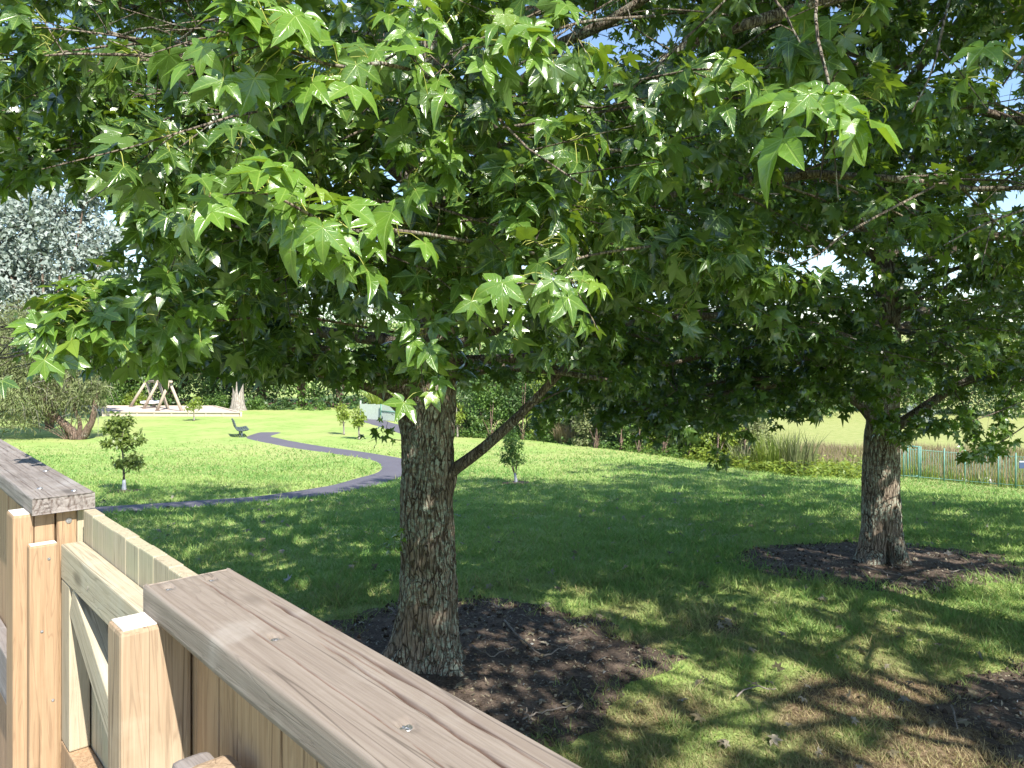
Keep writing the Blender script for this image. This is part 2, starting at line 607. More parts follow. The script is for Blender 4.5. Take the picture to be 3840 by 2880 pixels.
# ------------------------------------------------------------------ ground
xs = np.unique(np.concatenate([np.linspace(-500, -60, 12), np.linspace(-60, -14, 60), np.linspace(-14, 14, 85), np.linspace(14, 40, 40), np.linspace(40, 500, 14)]))
ys = np.unique(np.concatenate([np.linspace(-80, 0, 14), np.linspace(0, 16, 61), np.linspace(16, 60, 90), np.linspace(60, 130, 40), np.linspace(130, 415, 14)]))
gx, gy = np.meshgrid(xs, ys)
gz = H(gx, gy)
nx, ny = len(xs), len(ys)
ii = (np.arange(ny-1)[:, None]*nx+np.arange(nx-1)[None, :]).ravel()
gm = MB()
mead = sstep(0.0, 3.0, (gx*0.60+gy*0.80)-(8.4*.6+26.5*.8))*sstep(8, 12, gx)
gm.add(np.stack([gx, gy, gz], -1).reshape(-1, 3), None, np.stack([ii, ii+1, ii+nx+1, ii+nx], -1),
       dry=dryness(gx, gy).ravel(), meadow=mead.ravel())
tag(link('ground', gm.mesh('ground', M_GROUND)), 'wide mown lawn falling away behind the trees', None, None, 'structure')

# bare soil round the trees
for bi, (cx, cy, rx, ry, sd) in enumerate(BEDS):
    nr, na = 34, 140
    rr = np.linspace(0, 1.42, nr)[:, None]
    aa = (np.arange(na)/na*2*np.pi)[None, :]
    x = cx+rx*rr*np.cos(aa)
    y = cy+ry*rr*np.sin(aa)
    b = bedval(x, y)
    z = H(x, y)+np.where(b < 0, .012, .012)-.055*sstep(-.04, .10, b)+.008*sstep(0, -.8, b)+.022*(fbm(x*9, y*9, 0, 41)-.5)*sstep(.05, -.1, b)
    i = np.arange(nr-1)[:, None]*na
    j = np.arange(na)[None, :]
    k2 = (j+1) % na
    mb = MB().add(np.stack([x, y, z], -1).reshape(-1, 3), None, np.stack([i+j, i+na+j, i+na+k2, i+k2], -1).reshape(-1, 4))
    o = link('soil', mb.mesh('soil', M_SOIL))
    tag(o, ['dark bare soil round the trunk just behind the rail', 'oval bare soil round the farther trunk', 'bare soil patch at the edge of the lawn'][bi], None, None, 'structure')

# path
PATHS = []
def ribbon(name, pts, width, label, z_off=.03):
    c = spline(pts, 160)[:, :2]
    PATHS.append((c[::2], width*.5))
    t = norm(np.gradient(c, axis=0))
    nrm = np.stack([-t[:, 1], t[:, 0]], -1)
    v = []
    m = 6
    for q in range(m+1):
        w = (q/m-.5)*width*(1+.03*np.sin(np.arange(len(c))*.37))
        p = c+nrm*np.asarray(w)[:, None]
        edge = 0.05 if q in (0, m) else 0
        v.append(np.column_stack([p, H(p[:, 0], p[:, 1])+z_off-edge*0.8]))
    v = np.stack(v, 1).reshape(-1, 3)
    i = np.arange(len(c)-1)[:, None]*(m+1)
    j = np.arange(m)[None, :]
    f = np.stack([i+j, i+j+1, i+m+2+j, i+m+1+j], -1).reshape(-1, 4)
    return tag(link(name, MB().add(v, None, f).mesh(name, M_PATH)), label, None, None, 'structure')

pp = [G(*q) for q in ((-500, 1990), (0, 1945), (380, 1914), (700, 1893), (1000, 1871), (1250, 1835), (1430, 1790), (1500, 1755), (1455, 1723), (1300, 1697), (1150, 1676), (1040, 1656), (970, 1639), (1010, 1623))]
ribbon('path', pp, 1.3, 'dark asphalt path curving across the lawn')
pp = [G(*q) for q in ((1370, 1571), (1430, 1588), (1500, 1609), (1580, 1640), (1620, 1690), (1560, 1745))]
ribbon('path', pp, 1.5, 'short straight branch of the path up to the green gate', .036)

# ------------------------------------------------------------------ timber fence beside the camera
FA = math.atan2(.745, -.667)          # local x runs along the fence (s), local y = -t, t grows towards the lawn
def zt(h):
    return EYE-h

def cap_mesh(s0, s1, t0, t1, zc, th, rows, cols, cracks, holes, mat, seed, checks=False):
    """a cap plank with rounded arrises, splits and counter-bored screw holes cut into its top"""
    w = t1-t0
    r = .006
    prof = [(t0, -th), (t0, -th+r)]
    prof += [(t0, -th*(1-q)) for q in (.35, .6)]
    prof += [(t0+r*(1-math.cos(a)), -r+r*math.sin(a)) for a in np.linspace(.1, math.pi/2, 5)]
    tops = np.linspace(t0+r, t1-r, cols)[1:-1]
    n_a = len(prof)
    prof += [(t, 0.0) for t in tops]
    n_b = len(prof)
    prof += [(t1-r*(1-math.cos(a)), -r+r*math.sin(a)) for a in np.linspace(math.pi/2, .1, 5)]
    prof += [(t1, -th*.5), (t1, -th), (t0+w*.5, -th)]
    prof = np.array(prof)
    m = len(prof)
    s = np.linspace(s0, s1, rows)
    S = np.repeat(s[:, None], m, 1)
    T = np.repeat(prof[None, :, 0], rows, 0)
    Z = np.repeat(prof[None, :, 1], rows, 0)
    top = np.zeros((rows, m))
    top[:, n_a:n_b] = 1
    dz = -.0012*fbm(S*3, T*160, 0, seed, 3)-.002*vnoise(S*2.5, T*18, 0, seed+4)
    ck = np.zeros((rows, m))
    for (a0, a1, tc0, tc1, dep, wid, sd) in cracks:
        q = np.clip((S-a0)/(a1-a0), 0, 1)
        tc = tc0+(tc1-tc0)*q+.004*(vnoise(S*7, 0, 0, sd)-.5)+.0022*(vnoise(S*31, 0, 0, sd+1)-.5)
        fade = sstep(a0-.0, a0+.06, S)*sstep(a1, a1-.08, S)*(.45+.7*vnoise(S*14, 0, 0, sd+2))
        g = np.exp(-((T-tc)/(wid*np.maximum(fade, .15)))**2)*(fade > .02)
        dz = dz-dep*g*fade
        ck = np.maximum(ck, g*np.minimum(1, fade*1.3))
    for (hs, ht) in holes:
        d = np.hypot(S-hs, T-ht)
        dz = np.where(d < .0098, np.minimum(dz, -.006), dz)
    Z = Z+dz*top
    edge = np.minimum(np.abs(S-s0), np.abs(S-s1))
    T = T+.0012*(vnoise(S*9, Z*60, 0, seed+8)-.5)*(1-top)
    # chamfer both ends
    sh = np.where(edge < .004, 1, 0)
    Z = Z-sh*top*.002
    v = np.stack([S, -T, zc+Z], -1).reshape(-1, 3)
    i = np.arange(rows-1)[:, None]*m
    j = np.arange(m)[None, :]
    k2 = (j+1) % m
    f4 = np.stack([i+j, i+k2, i+m+k2, i+m+j], -1).reshape(-1, 4)
    mb = MB()
    mb.add(v, None, f4, crack=ck.ravel())
    # end faces: their own grid so that checks can be cut in
    for si, sg in ((s0, -1), (s1, 1)):
        ge, gt_ = 13, 41
        tt, zz = np.meshgrid(np.linspace(t0+.003, t1-.003, gt_), np.linspace(-th+.003, -.004, ge))
        cc = np.zeros_like(tt)
        if checks:
            for q in range(11):
                tc = t0+(q+.4)*w/11+.006*(vnoise(zz*60, 0, 0, 90+q)-.5)+(zz+th*.5)*(tc_slope := (.5-q/10)*.9)
                cc = np.maximum(cc, np.exp(-((tt-tc)/.0018)**2)*(vnoise(zz*45, 0, 0, 120+q) > .38))
            for q in range(3):
                zc2 = -th*(.25+.25*q)-.010*np.cos((tt-t0)/w*3.0)
                cc = np.maximum(cc, .8*np.exp(-((zz-zc2)/.0015)**2)*(vnoise(tt*60, 0, 0, 150+q) > .45))
        ss = si-sg*.0015-sg*.003*cc*-1*-1
        vv = np.stack([np.broadcast_to(ss, tt.shape), -tt, zc+zz], -1).reshape(-1, 3)
        ia = (np.arange(ge-1)[:, None]*gt_+np.arange(gt_-1)[None, :]).ravel()
        q4 = np.stack([ia, ia+1, ia+gt_+1, ia+gt_], -1)
        # collar joining the end grid to the plank's outline
        per = np.concatenate([np.arange(gt_), np.arange(1, ge)*gt_+gt_-1, (ge-1)*gt_+np.arange(gt_-2, -1, -1), np.arange(ge-2, 0, -1)*gt_])
        outl = vv[per].copy()
        outl[:, 0] = si-sg*.0002
        cen = np.array((si, -(t0+t1)/2, zc-th/2))
        d = outl-cen
        outl[:, 1] = cen[1]+d[:, 1]*(w/2)/(w/2-.003)
        outl[:, 2] = cen[2]+d[:, 2]*1.12
        n0 = len(vv)
        vv2 = np.vstack([vv, outl])
        m2 = len(per)
        jj = np.arange(m2)
        c4 = np.stack([per, n0+jj, n0+(jj+1) % m2, per[(jj+1) % m2]], -1)
        mb.add(vv2, None, np.vstack([q4, c4]), crack=np.concatenate([cc.ravel()*.9, np.zeros(m2)]))
    me = mb.mesh('cap_rail', mat)
    return me

def part_box(parent, name, s, t, z, mat, bev=.004, key=None):
    """box part given by ranges along the fence, across it and in height"""
    sx, sy, sz = s[1]-s[0], t[1]-t[0], z[1]-z[0]
    o = link(name, box_mesh(sx, sy, sz, mat, bev, key), parent, ((s[0]+s[1])/2, -(t[0]+t[1])/2, (z[0]+z[1])/2))
    return o

def screw_mesh(r):
    bm = bmesh.new()
    bmesh.ops.create_cone(bm, cap_ends=True, segments=16, radius1=r, radius2=r*.85, depth=.002)
    for a in (0, math.pi/2):
        q = bmesh.ops.create_cube(bm, size=1.0)['verts']
        bmesh.ops.scale(bm, vec=(r*1.1, r*.22, .0012), verts=q)
        bmesh.ops.rotate(bm, verts=q, cent=(0, 0, 0), matrix=Matrix.Rotation(a+.4, 3, 'Z'))
        bmesh.ops.translate(bm, verts=q, vec=(0, 0, .0012))
    me = bpy.data.meshes.new('screw')
    bm.to_mesh(me)
    bm.free()
    me.materials.append(M_STEEL)
    return me

SCREW = screw_mesh(.0082)
ZB = 1.02                                   # foot of the palings, on the deck

NAIL = screw_mesh(.0042)
# near section
nf = thing('timber_fence', 'grey capped timber paling fence running past the camera at the bottom', 'fence', (0, 0, 0), FA)
def st_of(u, v, h):
    Y = h*F/(v-HOR)
    X = (u-1920)/F*Y
    return (-.667*X+.745*Y, .745*X+.667*Y)
holes = [st_of(791, 2166, .4), st_of(632, 2199, .4), st_of(1034, 2385, .4), st_of(1523, 2709, .4)]
cracks = [(-.6, 1.19, .500, .512, .010, .0030, 5), (.30, .96, .470, .490, .008, .0022, 15), (-.3, .56, .455, .468, .006, .0017, 25),
          (.95, 1.345, .470, .466, .005, .0015, 35), (.55, 1.10, .432, .440, .003, .0009, 45), (-.8, .35, .405, .418, .004, .001, 55),
          (.75, 1.0, .497, .500, .003, .0009, 65)]
capo = link('cap_rail', cap_mesh(-1.7, 1.348, .385, .531, zt(.4),   .045, 340, 100, cracks, holes, M_CAP, 3), nf)
for (hs, ht) in holes:
    link('screw', SCREW, capo, (hs, -ht, zt(.4)-.0062))
part_box(nf, 'post', (1.273, 1.350), (.331, .438), (.6, zt(.4465)), M_POSTZ, .007)
link('post_top', box_mesh(.066, .096, .0016, M_ENDGR, 0), nf, (1.3115, -.3845, zt(.4465)+.0009))
sp = 1.352
for i, wd in enumerate([.090, .094, .072, .146, .098, .098, .098, .098, .098, .098, .098, .098, .098, .098, .098, .098, .098, .098, .098, .098, .098, .098, .098, .098, .098, .098, .098]):
    part_box(nf, 'paling', (sp-wd, sp-.003), (.4405+R(0, .002), .466), (ZB, zt(.447)), M_TANZ, .0025)
    sp -= wd
part_box(nf, 'rail', (-1.7, 1.255), (.468, .513), (zt(.62), zt(.53)), M_GREENX)
part_box(nf, 'rail', (-1.7, 1.255), (.468, .513), (zt(1.3), zt(1.21)), M_GREENX)
bs, bt = st_of(812, 2872, .575)
lb = part_box(nf, 'latch_block', (bs-.028, bs+.028), (bt-.03, bt+.03), (zt(.66), zt(.575)), M_POSTZ, .012)
lb['label'] = 'bleached grey timber block fixed to the palings'
part_box(nf, 'latch_block', (bs+.036, bs+.085), (bt-.035, bt+.02), (zt(.67), zt(.590)), M_CAPFAR, .012)

# gate between the two sections
gt = thing('timber_gate', 'pale greenish timber gate without a cap between the two fence sections', 'gate', (0, 0, 0), FA)
sp = 2.262
for i in range(10):
    wd = [.098, .092, .100, .104, .096, .1, .098, .1, .1, .1][i]
    if sp-wd < 1.36:
        wd = sp-1.362
        if wd < .03:
            break
    part_box(gt, 'paling', (sp-wd+.0015, sp), (.4965+R(0, .002), .527), (ZB+.03, zt(.443+R(-.002, .003))), M_GREENZ, .0025)
    sp -= wd
part_box(gt, 'rail', (1.36, 2.262), (.4455, .4955), (zt(.612), zt(.523)), M_GREENX, .004)
part_box(gt, 'rail', (1.36, 2.262), (.4455, .4955), (zt(1.13), zt(1.035)), M_TANZ, .004)
part_box(gt, 'stile', (2.175, 2.262), (.4465, .4945), (zt(1.033), zt(.614)), M_GREENZ, .004)
for ns in (1.55, 1.98):
    link('nail', NAIL, gt, (ns, -.4450, zt(.57)), (math.pi/2, 0, 0))
# diagonal brace
bl = math.hypot(.70, .40)
br = link('brace', box_mesh(bl, .046, .085, M_GREENX, .004), gt, (1.80, -.4705, zt(.825)))
br.rotation_euler = (0, -math.atan2(.36, .72), 0)

# far section
ff = thing('timber_fence', 'weathered grey capped timber fence section beyond the gate', 'fence', (0, 0, 0), FA)
cr2 = [(2.3, 4.4, .41, .425, .005, .0014, 205), (2.3, 3.2, .455, .447, .004, .0012, 215), (2.28, 5, .49, .495, .005, .0013, 225),
       (2.28, 2.75, .43, .437, .004, .0011, 235), (2.35, 3.6, .51, .516, .004, .0011, 245), (2.8, 4.8, .47, .475, .004, .0012, 255)]
h2 = [st_of(278, 1838, .4), st_of(172, 1765, .4), st_of(150, 1830, .4)]
cf = link('cap_rail', cap_mesh(2.283, 6.2, .385, .531, zt(.4),   .045, 240, 64, cr2, [], M_CAPFAR, 77, True), ff)
for (hs, ht) in h2:
    link('screw', SCREW, cf, (hs, -ht, zt(.4)-.0008))
part_box(ff, 'post', (2.315, 2.41), (.347, .3945), (.6, zt(.446)), M_TANZ, .006)
link('post_top', box_mesh(.085, .04, .0016, M_ENDGR, 0), ff, (2.3625, -.3705, zt(.446)+.0009))
part_box(ff, 'post', (2.318, 2.41), (.396, .4425), (.6, zt(.4465)), M_TANZ, .004)
part_box(ff, 'post', (2.312, 2.41), (.4465, .4935), (.6, zt(.4465)), M_TANZ, .004)
sc = link('screw', SCREW, ff, (2.3105, -.474, zt(.475)), (0, -math.pi/2, 0))
part_box(ff, 'gate_stop', (2.275, 2.311), (.377, .443), (.9, zt(.522)), M_TANZ, .005)
link('gate_stop_top', box_mesh(.03, .058, .0014, M_ENDGR, 0), ff, (2.293, -.410, zt(.522)+.0008))
for (nt_, nh) in ((.421, .56), (.405, .745), (.430, .93), (.400, 1.12)):
    link('nail', NAIL, ff, (2.2745, -nt_, zt(nh)), (0, -math.pi/2, 0))
part_box(ff, 'batten', (2.318, 2.41), (.4955, .524), (ZB, zt(.4465)), M_GREENZ, .003)
sp = 2.418
for i in range(36):
    part_box(ff, 'paling', (sp+.003, sp+.1), (.4405+R(0, .002), .466), (ZB, zt(.447)), M_TANZ, .0025)
    sp += .1
part_box(ff, 'rail', (2.42, 6.2), (.395, .4385), (zt(1.10), zt(.955)), M_CAPFAR)
part_box(ff, 'rail', (2.42, 6.2), (.468, .513), (zt(.62), zt(.53)), M_GREENX)

# the deck underfoot
dk = tag(link('deck', box_mesh(8.4, .10, .18, M_TANZ, .004), None, (.745*.30-.667*2.2, .667*.30+.745*2.2, .87), (0, 0, FA)), 'timber deck behind the fence', None, None, 'structure')
dm = box_mesh(.138, 2.2, .035, M_CAPFAR, .004)
for i in range(56):
    s = -2.0+i*.145
    link('plank', dm, dk, (s-2.2, 1.0, .11))
part_box(dk, 'joist', (-4.2, 4.2), (-2.0, -1.9), (-.09, .09), M_TANZ)

# ------------------------------------------------------------------ leaf shapes
def star_leaf(seed, lod):
    """five pointed leaf, base at the origin, middle lobe along +y; returns verts, tris, (u, v)"""
    r = random.Random(seed)
    lobes = [(-112, .62), (-52, .93), (0, 1.0), (52, .93), (112, .62)]
    V, T_, UV = [(0, 0, 0)], [], [(0, 0)]
    fold, droop = r.uniform(.04, .42), r.uniform(.02, .42)
    side = r.uniform(-.10, .10)
    angs = [math.radians(a+r.uniform(-5, 5)) for a, _ in lobes]
    lens = [l*r.uniform(.80, 1.14) for _, l in lobes]
    bend = {round(a, 4): r.uniform(-.34, .16) for a in angs}
    twist = {round(a, 4): r.uniform(-.45, .45) for a in angs}
    def pt(a, rad, off=0.0):
        x, y = math.sin(a)*rad+math.cos(a)*off, math.cos(a)*rad-math.sin(a)*off
        z = -droop*rad*rad+side*x*abs(x)+bend.get(round(a, 4), 0)*rad**3+twist.get(round(a, 4), 0)*off*rad
        return x, y, z
    if lod == 0:
        sin_i = []
        bounds = [angs[0]-math.radians(46)]+[(angs[i]+angs[i+1])/2 for i in range(4)]+[angs[4]+math.radians(46)]
        for i, b in enumerate(bounds):
            rad = .18 if i in (0, 5) else .41*r.uniform(.92, 1.08)
            x, y, z = pt(b, rad)
            sin_i.append(len(V))
            V.append((x, y, z+fold*.28))
            UV.append((1, .25))
        for i in range(5):
            a, L = angs[i], lens[i]
            w = L*.225*r.uniform(.9, 1.1)
            ids = {}
            for nm, rad, off, u, vv, lift in (('m1', .42*L, 0, 0, .42, 0), ('l1', .50*L, -w, -1, .5, fold*.3), ('r1', .50*L, w, 1, .5, fold*.3),
                                              ('m2', .74*L, 0, 0, .74, 0), ('l2', .74*L, -w*.62, -1, .74, fold*.2), ('r2', .74*L, w*.62, 1, .74, fold*.2), ('t', L, 0, 0, 1, 0)):
                x, y, z = pt(a, rad, off)
                ids[nm] = len(V)
                V.append((x, y, z+lift))
                UV.append((u, vv))
            s0, s1 = sin_i[i], sin_i[i+1]
            for tri in ((0, ids['m1'], s0), (s0, ids['m1'], ids['l1']), (ids['l1'], ids['m1'], ids['m2']), (ids['l1'], ids['m2'], ids['l2']), (ids['l2'], ids['m2'], ids['t']),
                        (0, s1, ids['m1']), (s1, ids['r1'], ids['m1']), (ids['r1'], ids['m2'], ids['m1']), (ids['r1'], ids['r2'], ids['m2']), (ids['r2'], ids['t'], ids['m2'])):
                T_.append(tri)
    elif lod == 2:
        for i in range(6):
            a = angs[0]-.75 if i == 0 else angs[4]+.75 if i == 5 else (angs[i-1]+angs[i])/2
            V.append(pt(a, .22 if i in (0, 5) else .42))
            UV.append((1, .3))
        for i in range(5):
            V.append(pt(angs[i], lens[i]))
            UV.append((0, 1))
            T_ += [(1+i, 7+i, 2+i), (0, 1+i, 2+i)]
    else:
        for i in range(5):
            a, L = angs[i], lens[i]
            w = L*.245
            i0 = len(V)
            for rad, off, u, vv, lift in ((.46*L, -w, -1, .46, fold*.25), (L, 0, 0, 1, 0), (.46*L, w, 1, .46, fold*.25)):
                x, y, z = pt(a, rad, off)
                V.append((x, y, z+lift))
                UV.append((u, vv))
            T_ += [(0, i0+1, i0), (0, i0+2, i0+1)]
        # web between lobes
        for i in range(4):
            T_.append((0, 1+3*(i+1), 3+3*i))
    T_ = [(t[0], t[2], t[1]) for t in T_]
    V, T_ = np.array(V), np.array(T_)
    # make every triangle face +z
    e1, e2 = V[T_[:, 1]]-V[T_[:, 0]], V[T_[:, 2]]-V[T_[:, 0]]
    nz = np.cross(e1, e2)[:, 2]
    T_[nz < 0] = T_[nz < 0][:, ::-1]
    return V, T_, np.array(UV)

STAR0 = [star_leaf(100+i, 0) for i in range(16)]
STAR1 = [star_leaf(200+i, 1) for i in range(8)]
STAR2 = [star_leaf(300+i, 2) for i in range(8)]

def oval_leaf(w=.5):
    V = np.array([(0, 0, 0), (-w/2, .45, .06), (w/2, .45, .06), (0, 1, -.05)])
    return V, np.array([(0, 2, 1), (1, 2, 3)]), np.array([(0, 0), (-1, .5), (1, .5), (0, 1)])

OVAL = [oval_leaf(.5), oval_leaf(.62), oval_leaf(.42)]
NARROW = [oval_leaf(.16), oval_leaf(.2)]

def frames(T, N):
    T = norm(T)
    N = norm(N-T*np.sum(N*T, -1, keepdims=True))
    return np.cross(T, N), T, N

def scatter(mb, Pn, T, N, S, rnd, shapes):
    if len(Pn) == 0:
        return
    B, T, N = frames(T, N)
    which = (rnd*997).astype(int) % len(shapes)
    for w, (V, F_, UV) in enumerate(shapes):
        ix = np.where(which == w)[0]
        if not len(ix):
            continue
        s = S[ix][:, None, None]
        v = Pn[ix][:, None, :]+s*(V[None, :, 0, None]*B[ix][:, None, :]+V[None, :, 1, None]*T[ix][:, None, :]+V[None, :, 2, None]*N[ix][:, None, :])
        f = F_[None]+(np.arange(len(ix))*len(V))[:, None, None]
        luv = np.empty((len(ix), len(V), 3))
        luv[:, :, :2] = UV[None]
        luv[:, :, 2] = rnd[ix][:, None]
        mb.add(v.reshape(-1, 3), f.reshape(-1, 3), None, luv=luv.reshape(-1, 3))

# ------------------------------------------------------------------ sweetgum trees
class Leaves:
    def __init__(self):
        self.p, self.t, self.n, self.s, self.a = [], [], [], [], []

    def add(self, p, t, n, s, a):
        self.p.append(p)
        self.t.append(t)
        self.n.append(n)
        self.s.append(s)
        self.a.append(a)

    def arrays(self):
        return [np.concatenate(x) for x in (self.p, self.t, self.n, self.s, self.a)]

def twig_leaves(lv, rng, pts, n, size, up=.9, sunw=.35, t0=.15, pet=(.045, .085), out=None, jit=.6, face=None):
    """leaves on long stalks set round a twig"""
    pts = np.asarray(pts, float)
    q = t0+(1-t0)*np.sort(rng.random(n))**.75
    seg = q*(len(pts)-1)
    i = np.minimum(seg.astype(int), len(pts)-2)
    f = (seg-i)[:, None]
    a = pts[i]*(1-f)+pts[i+1]*f
    tw = norm(pts[i+1]-pts[i])
    rd = rng.normal(size=(n, 3))
    rd[:, 2] = rd[:, 2]*.6+.15
    rd = norm(rd-tw*np.sum(rd*tw, -1, keepdims=True))
    pd = norm(tw*.55+rd*.95)
    base = a+pd*rng.uniform(pet[0], pet[1], (n, 1))
    down = np.array((0, 0, -1.0))
    T = norm(pd*.75+down*rng.uniform(.3, 1.1, (n, 1))+rng.normal(size=(n, 3))*.36)
    o = norm(pd*np.array((1, 1, 0))+1e-6)
    N = np.array((0, 0, up))+SUN_TO*sunw+o*.35+rng.normal(size=(n, 3))*jit
    if face is not None:
        N = N+np.asarray(face)*.8
    lv.add(base, T, N, size*(.55+.65*rng.random(n)**.7), a)

def bark_trunk(path, rad_fn, height, around, seed, amp, rows_lo, z_fine, bumps=()):
    zs = np.concatenate([np.linspace(-.12, z_fine, rows_lo), np.linspace(z_fine, height, 50)[1:]])
    th = np.arange(around)/around*2*np.pi
    Z, TH = np.meshgrid(zs, th, indexing='ij')
    r = rad_fn(Z)
    c, s = np.cos(TH), np.sin(TH)
    zz = np.maximum(Z, 0)
    flare = np.exp(-zz/.22)
    r = r*(1+flare*(.06+.20*np.cos(3*TH+seed)+.13*np.cos(5*TH+2*seed)+.08*np.cos(8*TH)))
    r = r*(1+.05*(fbm(c*1.5+seed, s*1.5, Z*1.1, seed)-.5)*2)
    k1 = 6.2
    warp = .25*(vnoise(c*4, s*4, Z*5, seed+3)-.5)
    n1 = vnoise(c*k1+warp, s*k1+warp, Z*4.6, seed+1)
    n2 = vnoise(c*k1*2.1, s*k1*2.1, Z*9.5, seed+2)
    ridge = 1-np.abs(2*n1-1)
    ridge2 = 1-np.abs(2*n2-1)
    bark = amp*np.minimum(1, r/.2)*(.9*ridge**.7+.5*ridge2+.35*vnoise(c*30, s*30, Z*26, seed+5)-1.0)
    r = r+bark
    for (bt, bz, dt, dz, am) in bumps:
        dth = np.angle(np.exp(1j*(TH-bt)))
        r = r+am*np.exp(-(dth/dt)**2-((Z-bz)/dz)**2)
    cx = np.interp(Z, path[:, 2], path[:, 0])
    cy = np.interp(Z, path[:, 2], path[:, 1])
    v = np.stack([cx+r*c, cy+r*s, Z], -1).reshape(-1, 3)
    n = len(zs)
    i = np.arange(n-1)[:, None]*around
    j = np.arange(around)[None, :]
    k2 = (j+1) % around
    f4 = np.stack([i+j, i+k2, i+around+k2, i+around+j], -1).reshape(-1, 4)
    return v, f4

def make_tree(label, loc, Ht, Rc, seed, spec, detail=1.0, leaf_objs=0, group='sweetgum trees in a row on the lawn'):
    """sweetgum: tapered furrowed trunk, limbs, twigs, leaf mass and the nearest single leaves"""
    rng = np.random.default_rng(seed)
    rnd = random.Random(seed)
    loc = np.asarray(loc, float)
    root = thing('sweetgum_tree', label, 'tree', loc, 0, group)
    path = spec['path']
    pcx = lambda z: np.array((np.interp(z, path[:, 2], path[:, 0]), np.interp(z, path[:, 2], path[:, 1]), z))
    v, f4 = bark_trunk(path, spec['rad'], Ht, spec['around'], seed, spec.get('amp', .016), spec['rows'], 3.2, spec.get('bumps', ()))
    link('trunk', MB().add(v, None, f4).mesh('trunk', M_BARK), root)
    lv = Leaves()
    tw = MB()
    limbs = []
    for (pts, r0, r1) in spec.get('limbs', ()):
        limbs.append((spline(np.asarray(pts)-loc, 16), r0, r1, True))
    nl = spec['nl']
    zlo = spec['zlo']
    zc = Ht*.36
    for i in range(nl):
        z0 = zlo+(Ht*.93-zlo)*((i+.5)/nl)**1.12
        az = spec.get('az0', 0)+i*2.39996+rnd.uniform(-.35, .35)
        prof = (1-((z0-zc)/(Ht-zc))**1.5) if z0 > zc else (.86+.14*(z0-zlo)/(zc-zlo))
        L = Rc*prof*rnd.uniform(.82, 1.12)
        if L < .4:
            continue
        up = math.tan(math.radians(np.interp(z0/Ht, [.12, .3, .6, .95], [14, 26, 40, 55])+rnd.uniform(-6, 6)))
        droop = np.interp(z0/Ht, [.12, .35, .7], [.34, .28, .15])*rnd.uniform(.8, 1.2)
        q = np.linspace(0, 1, 12)
        w = rng.normal(size=(12, 3))*.05*L/4
        w[0] = 0
        w = np.cumsum(w, 0)
        h = np.array((math.cos(az), math.sin(az), 0))
        pts = pcx(z0)+np.outer(q*L, h)+np.outer(up*L*q-droop*L*q*q, (0, 0, 1))+w
        pts[:, 2] = np.maximum(pts[:, 2], spec.get('zclamp', 0)-loc[2]+.1*rnd.random()*q)
        bad = spec['avoid'](pts+loc) if 'avoid' in spec else np.zeros(len(pts), bool)
        if bad.any():
            cut = int(np.argmax(bad))
            if cut < 5:
                continue
            pts = pts[:cut]
        limbs.append((pts, max(.010, .0145*L), .006, False))
    size = spec.get('leaf', .118)
    zcut = spec.get('zcut', 99)
    keep = spec.get('keep')
    floor = spec.get('floor') or (lambda w: np.ones(len(w), bool))
    for (pts, r0, r1, given) in limbs:
        mb = MB()
        m = len(pts)
        mb.add(*tube(pts, np.linspace(r0, r1, m)**1.0, 8))
        L = float(np.sum(np.linalg.norm(np.diff(pts, axis=0), axis=1)))
        high = pts[0][2] > zcut or (given and pts[0][2] > 5)
        dirs = norm(np.gradient(pts, axis=0))
        ns = max(3, int(L/(.26 if not high else .5)*detail))
        for k in range(ns):
            q = .22+.78*(k+.5)/ns
            fi = q*(m-1)
            a = int(min(fi, m-2))
            p = pts[a]+(pts[a+1]-pts[a])*(fi-a)
            d = dirs[a]
            sd = 1 if k % 2 else -1
            ang = sd*math.radians(rnd.uniform(32, 70))
            hd = np.array((d[0]*math.cos(ang)-d[1]*math.sin(ang), d[0]*math.sin(ang)+d[1]*math.cos(ang), d[2]*.6+rnd.uniform(-.28, .35)))
            hd = norm(hd)
            sl = float(np.clip((.60*(1-q)+.20)*L*rnd.uniform(.6, 1.0), .35, 1.6))
            n2 = 5
            qq = np.linspace(0, 1, n2)
            sp2 = p+np.outer(qq*sl, hd)+np.outer(-.16*sl*qq*qq, (0, 0, 1))+np.cumsum(np.vstack([np.zeros(3), rng.normal(size=(n2-1, 3))*.025]), 0)
            if not floor((sp2[-1]+loc)[None])[0]:
                continue
            rs = np.linspace(max(.004, r0*.22*(1-q*.5)), .0022, n2)
            if high:
                mb.add(*tube(sp2, rs, 3, False))
                n = max(6, int(sl*(17 if given else spec.get('hi', 26))))
                twig_leaves(lv, rng, sp2, n, size*2.3, t0=.1, pet=(.05, .35))
                continue
            mb.add(*tube(sp2, rs, 5, False))
            nt = max(2, int(sl/.135*detail))
            for t in range(nt):
                qf = .15+.85*(t+.6)/nt
                fj = qf*(n2-1)
                b = int(min(fj, n2-2))
                tp = sp2[b]+(sp2[b+1]-sp2[b])*(fj-b)
                td = norm(norm(sp2[b+1]-sp2[b])*.8+np.array((rnd.gauss(0, .6), rnd.gauss(0, .6), rnd.gauss(.08, .4))))
                tl = rnd.uniform(.14, .34)
                te = tp+td*tl+np.array((0, 0, -.03))
                tm = (tp+te)/2+np.array((0, 0, .015))
                if not floor((te+loc)[None])[0]:
                    continue
                tpts = np.stack([tp, tm, te])
                tw.add(*tube(tpts[::2], [.0026, .0015], 3, False))
                twig_leaves(lv, rng, tpts, rnd.randint(*spec.get('per', (10, 15))), size)
            twig_leaves(lv, rng, sp2[-2:], 9, size, t0=.4)
        if not high:
            twig_leaves(lv, rng, pts[-3:], 10, size, t0=.1)
        link('limb', mb.mesh('limb', M_LIMB), root)
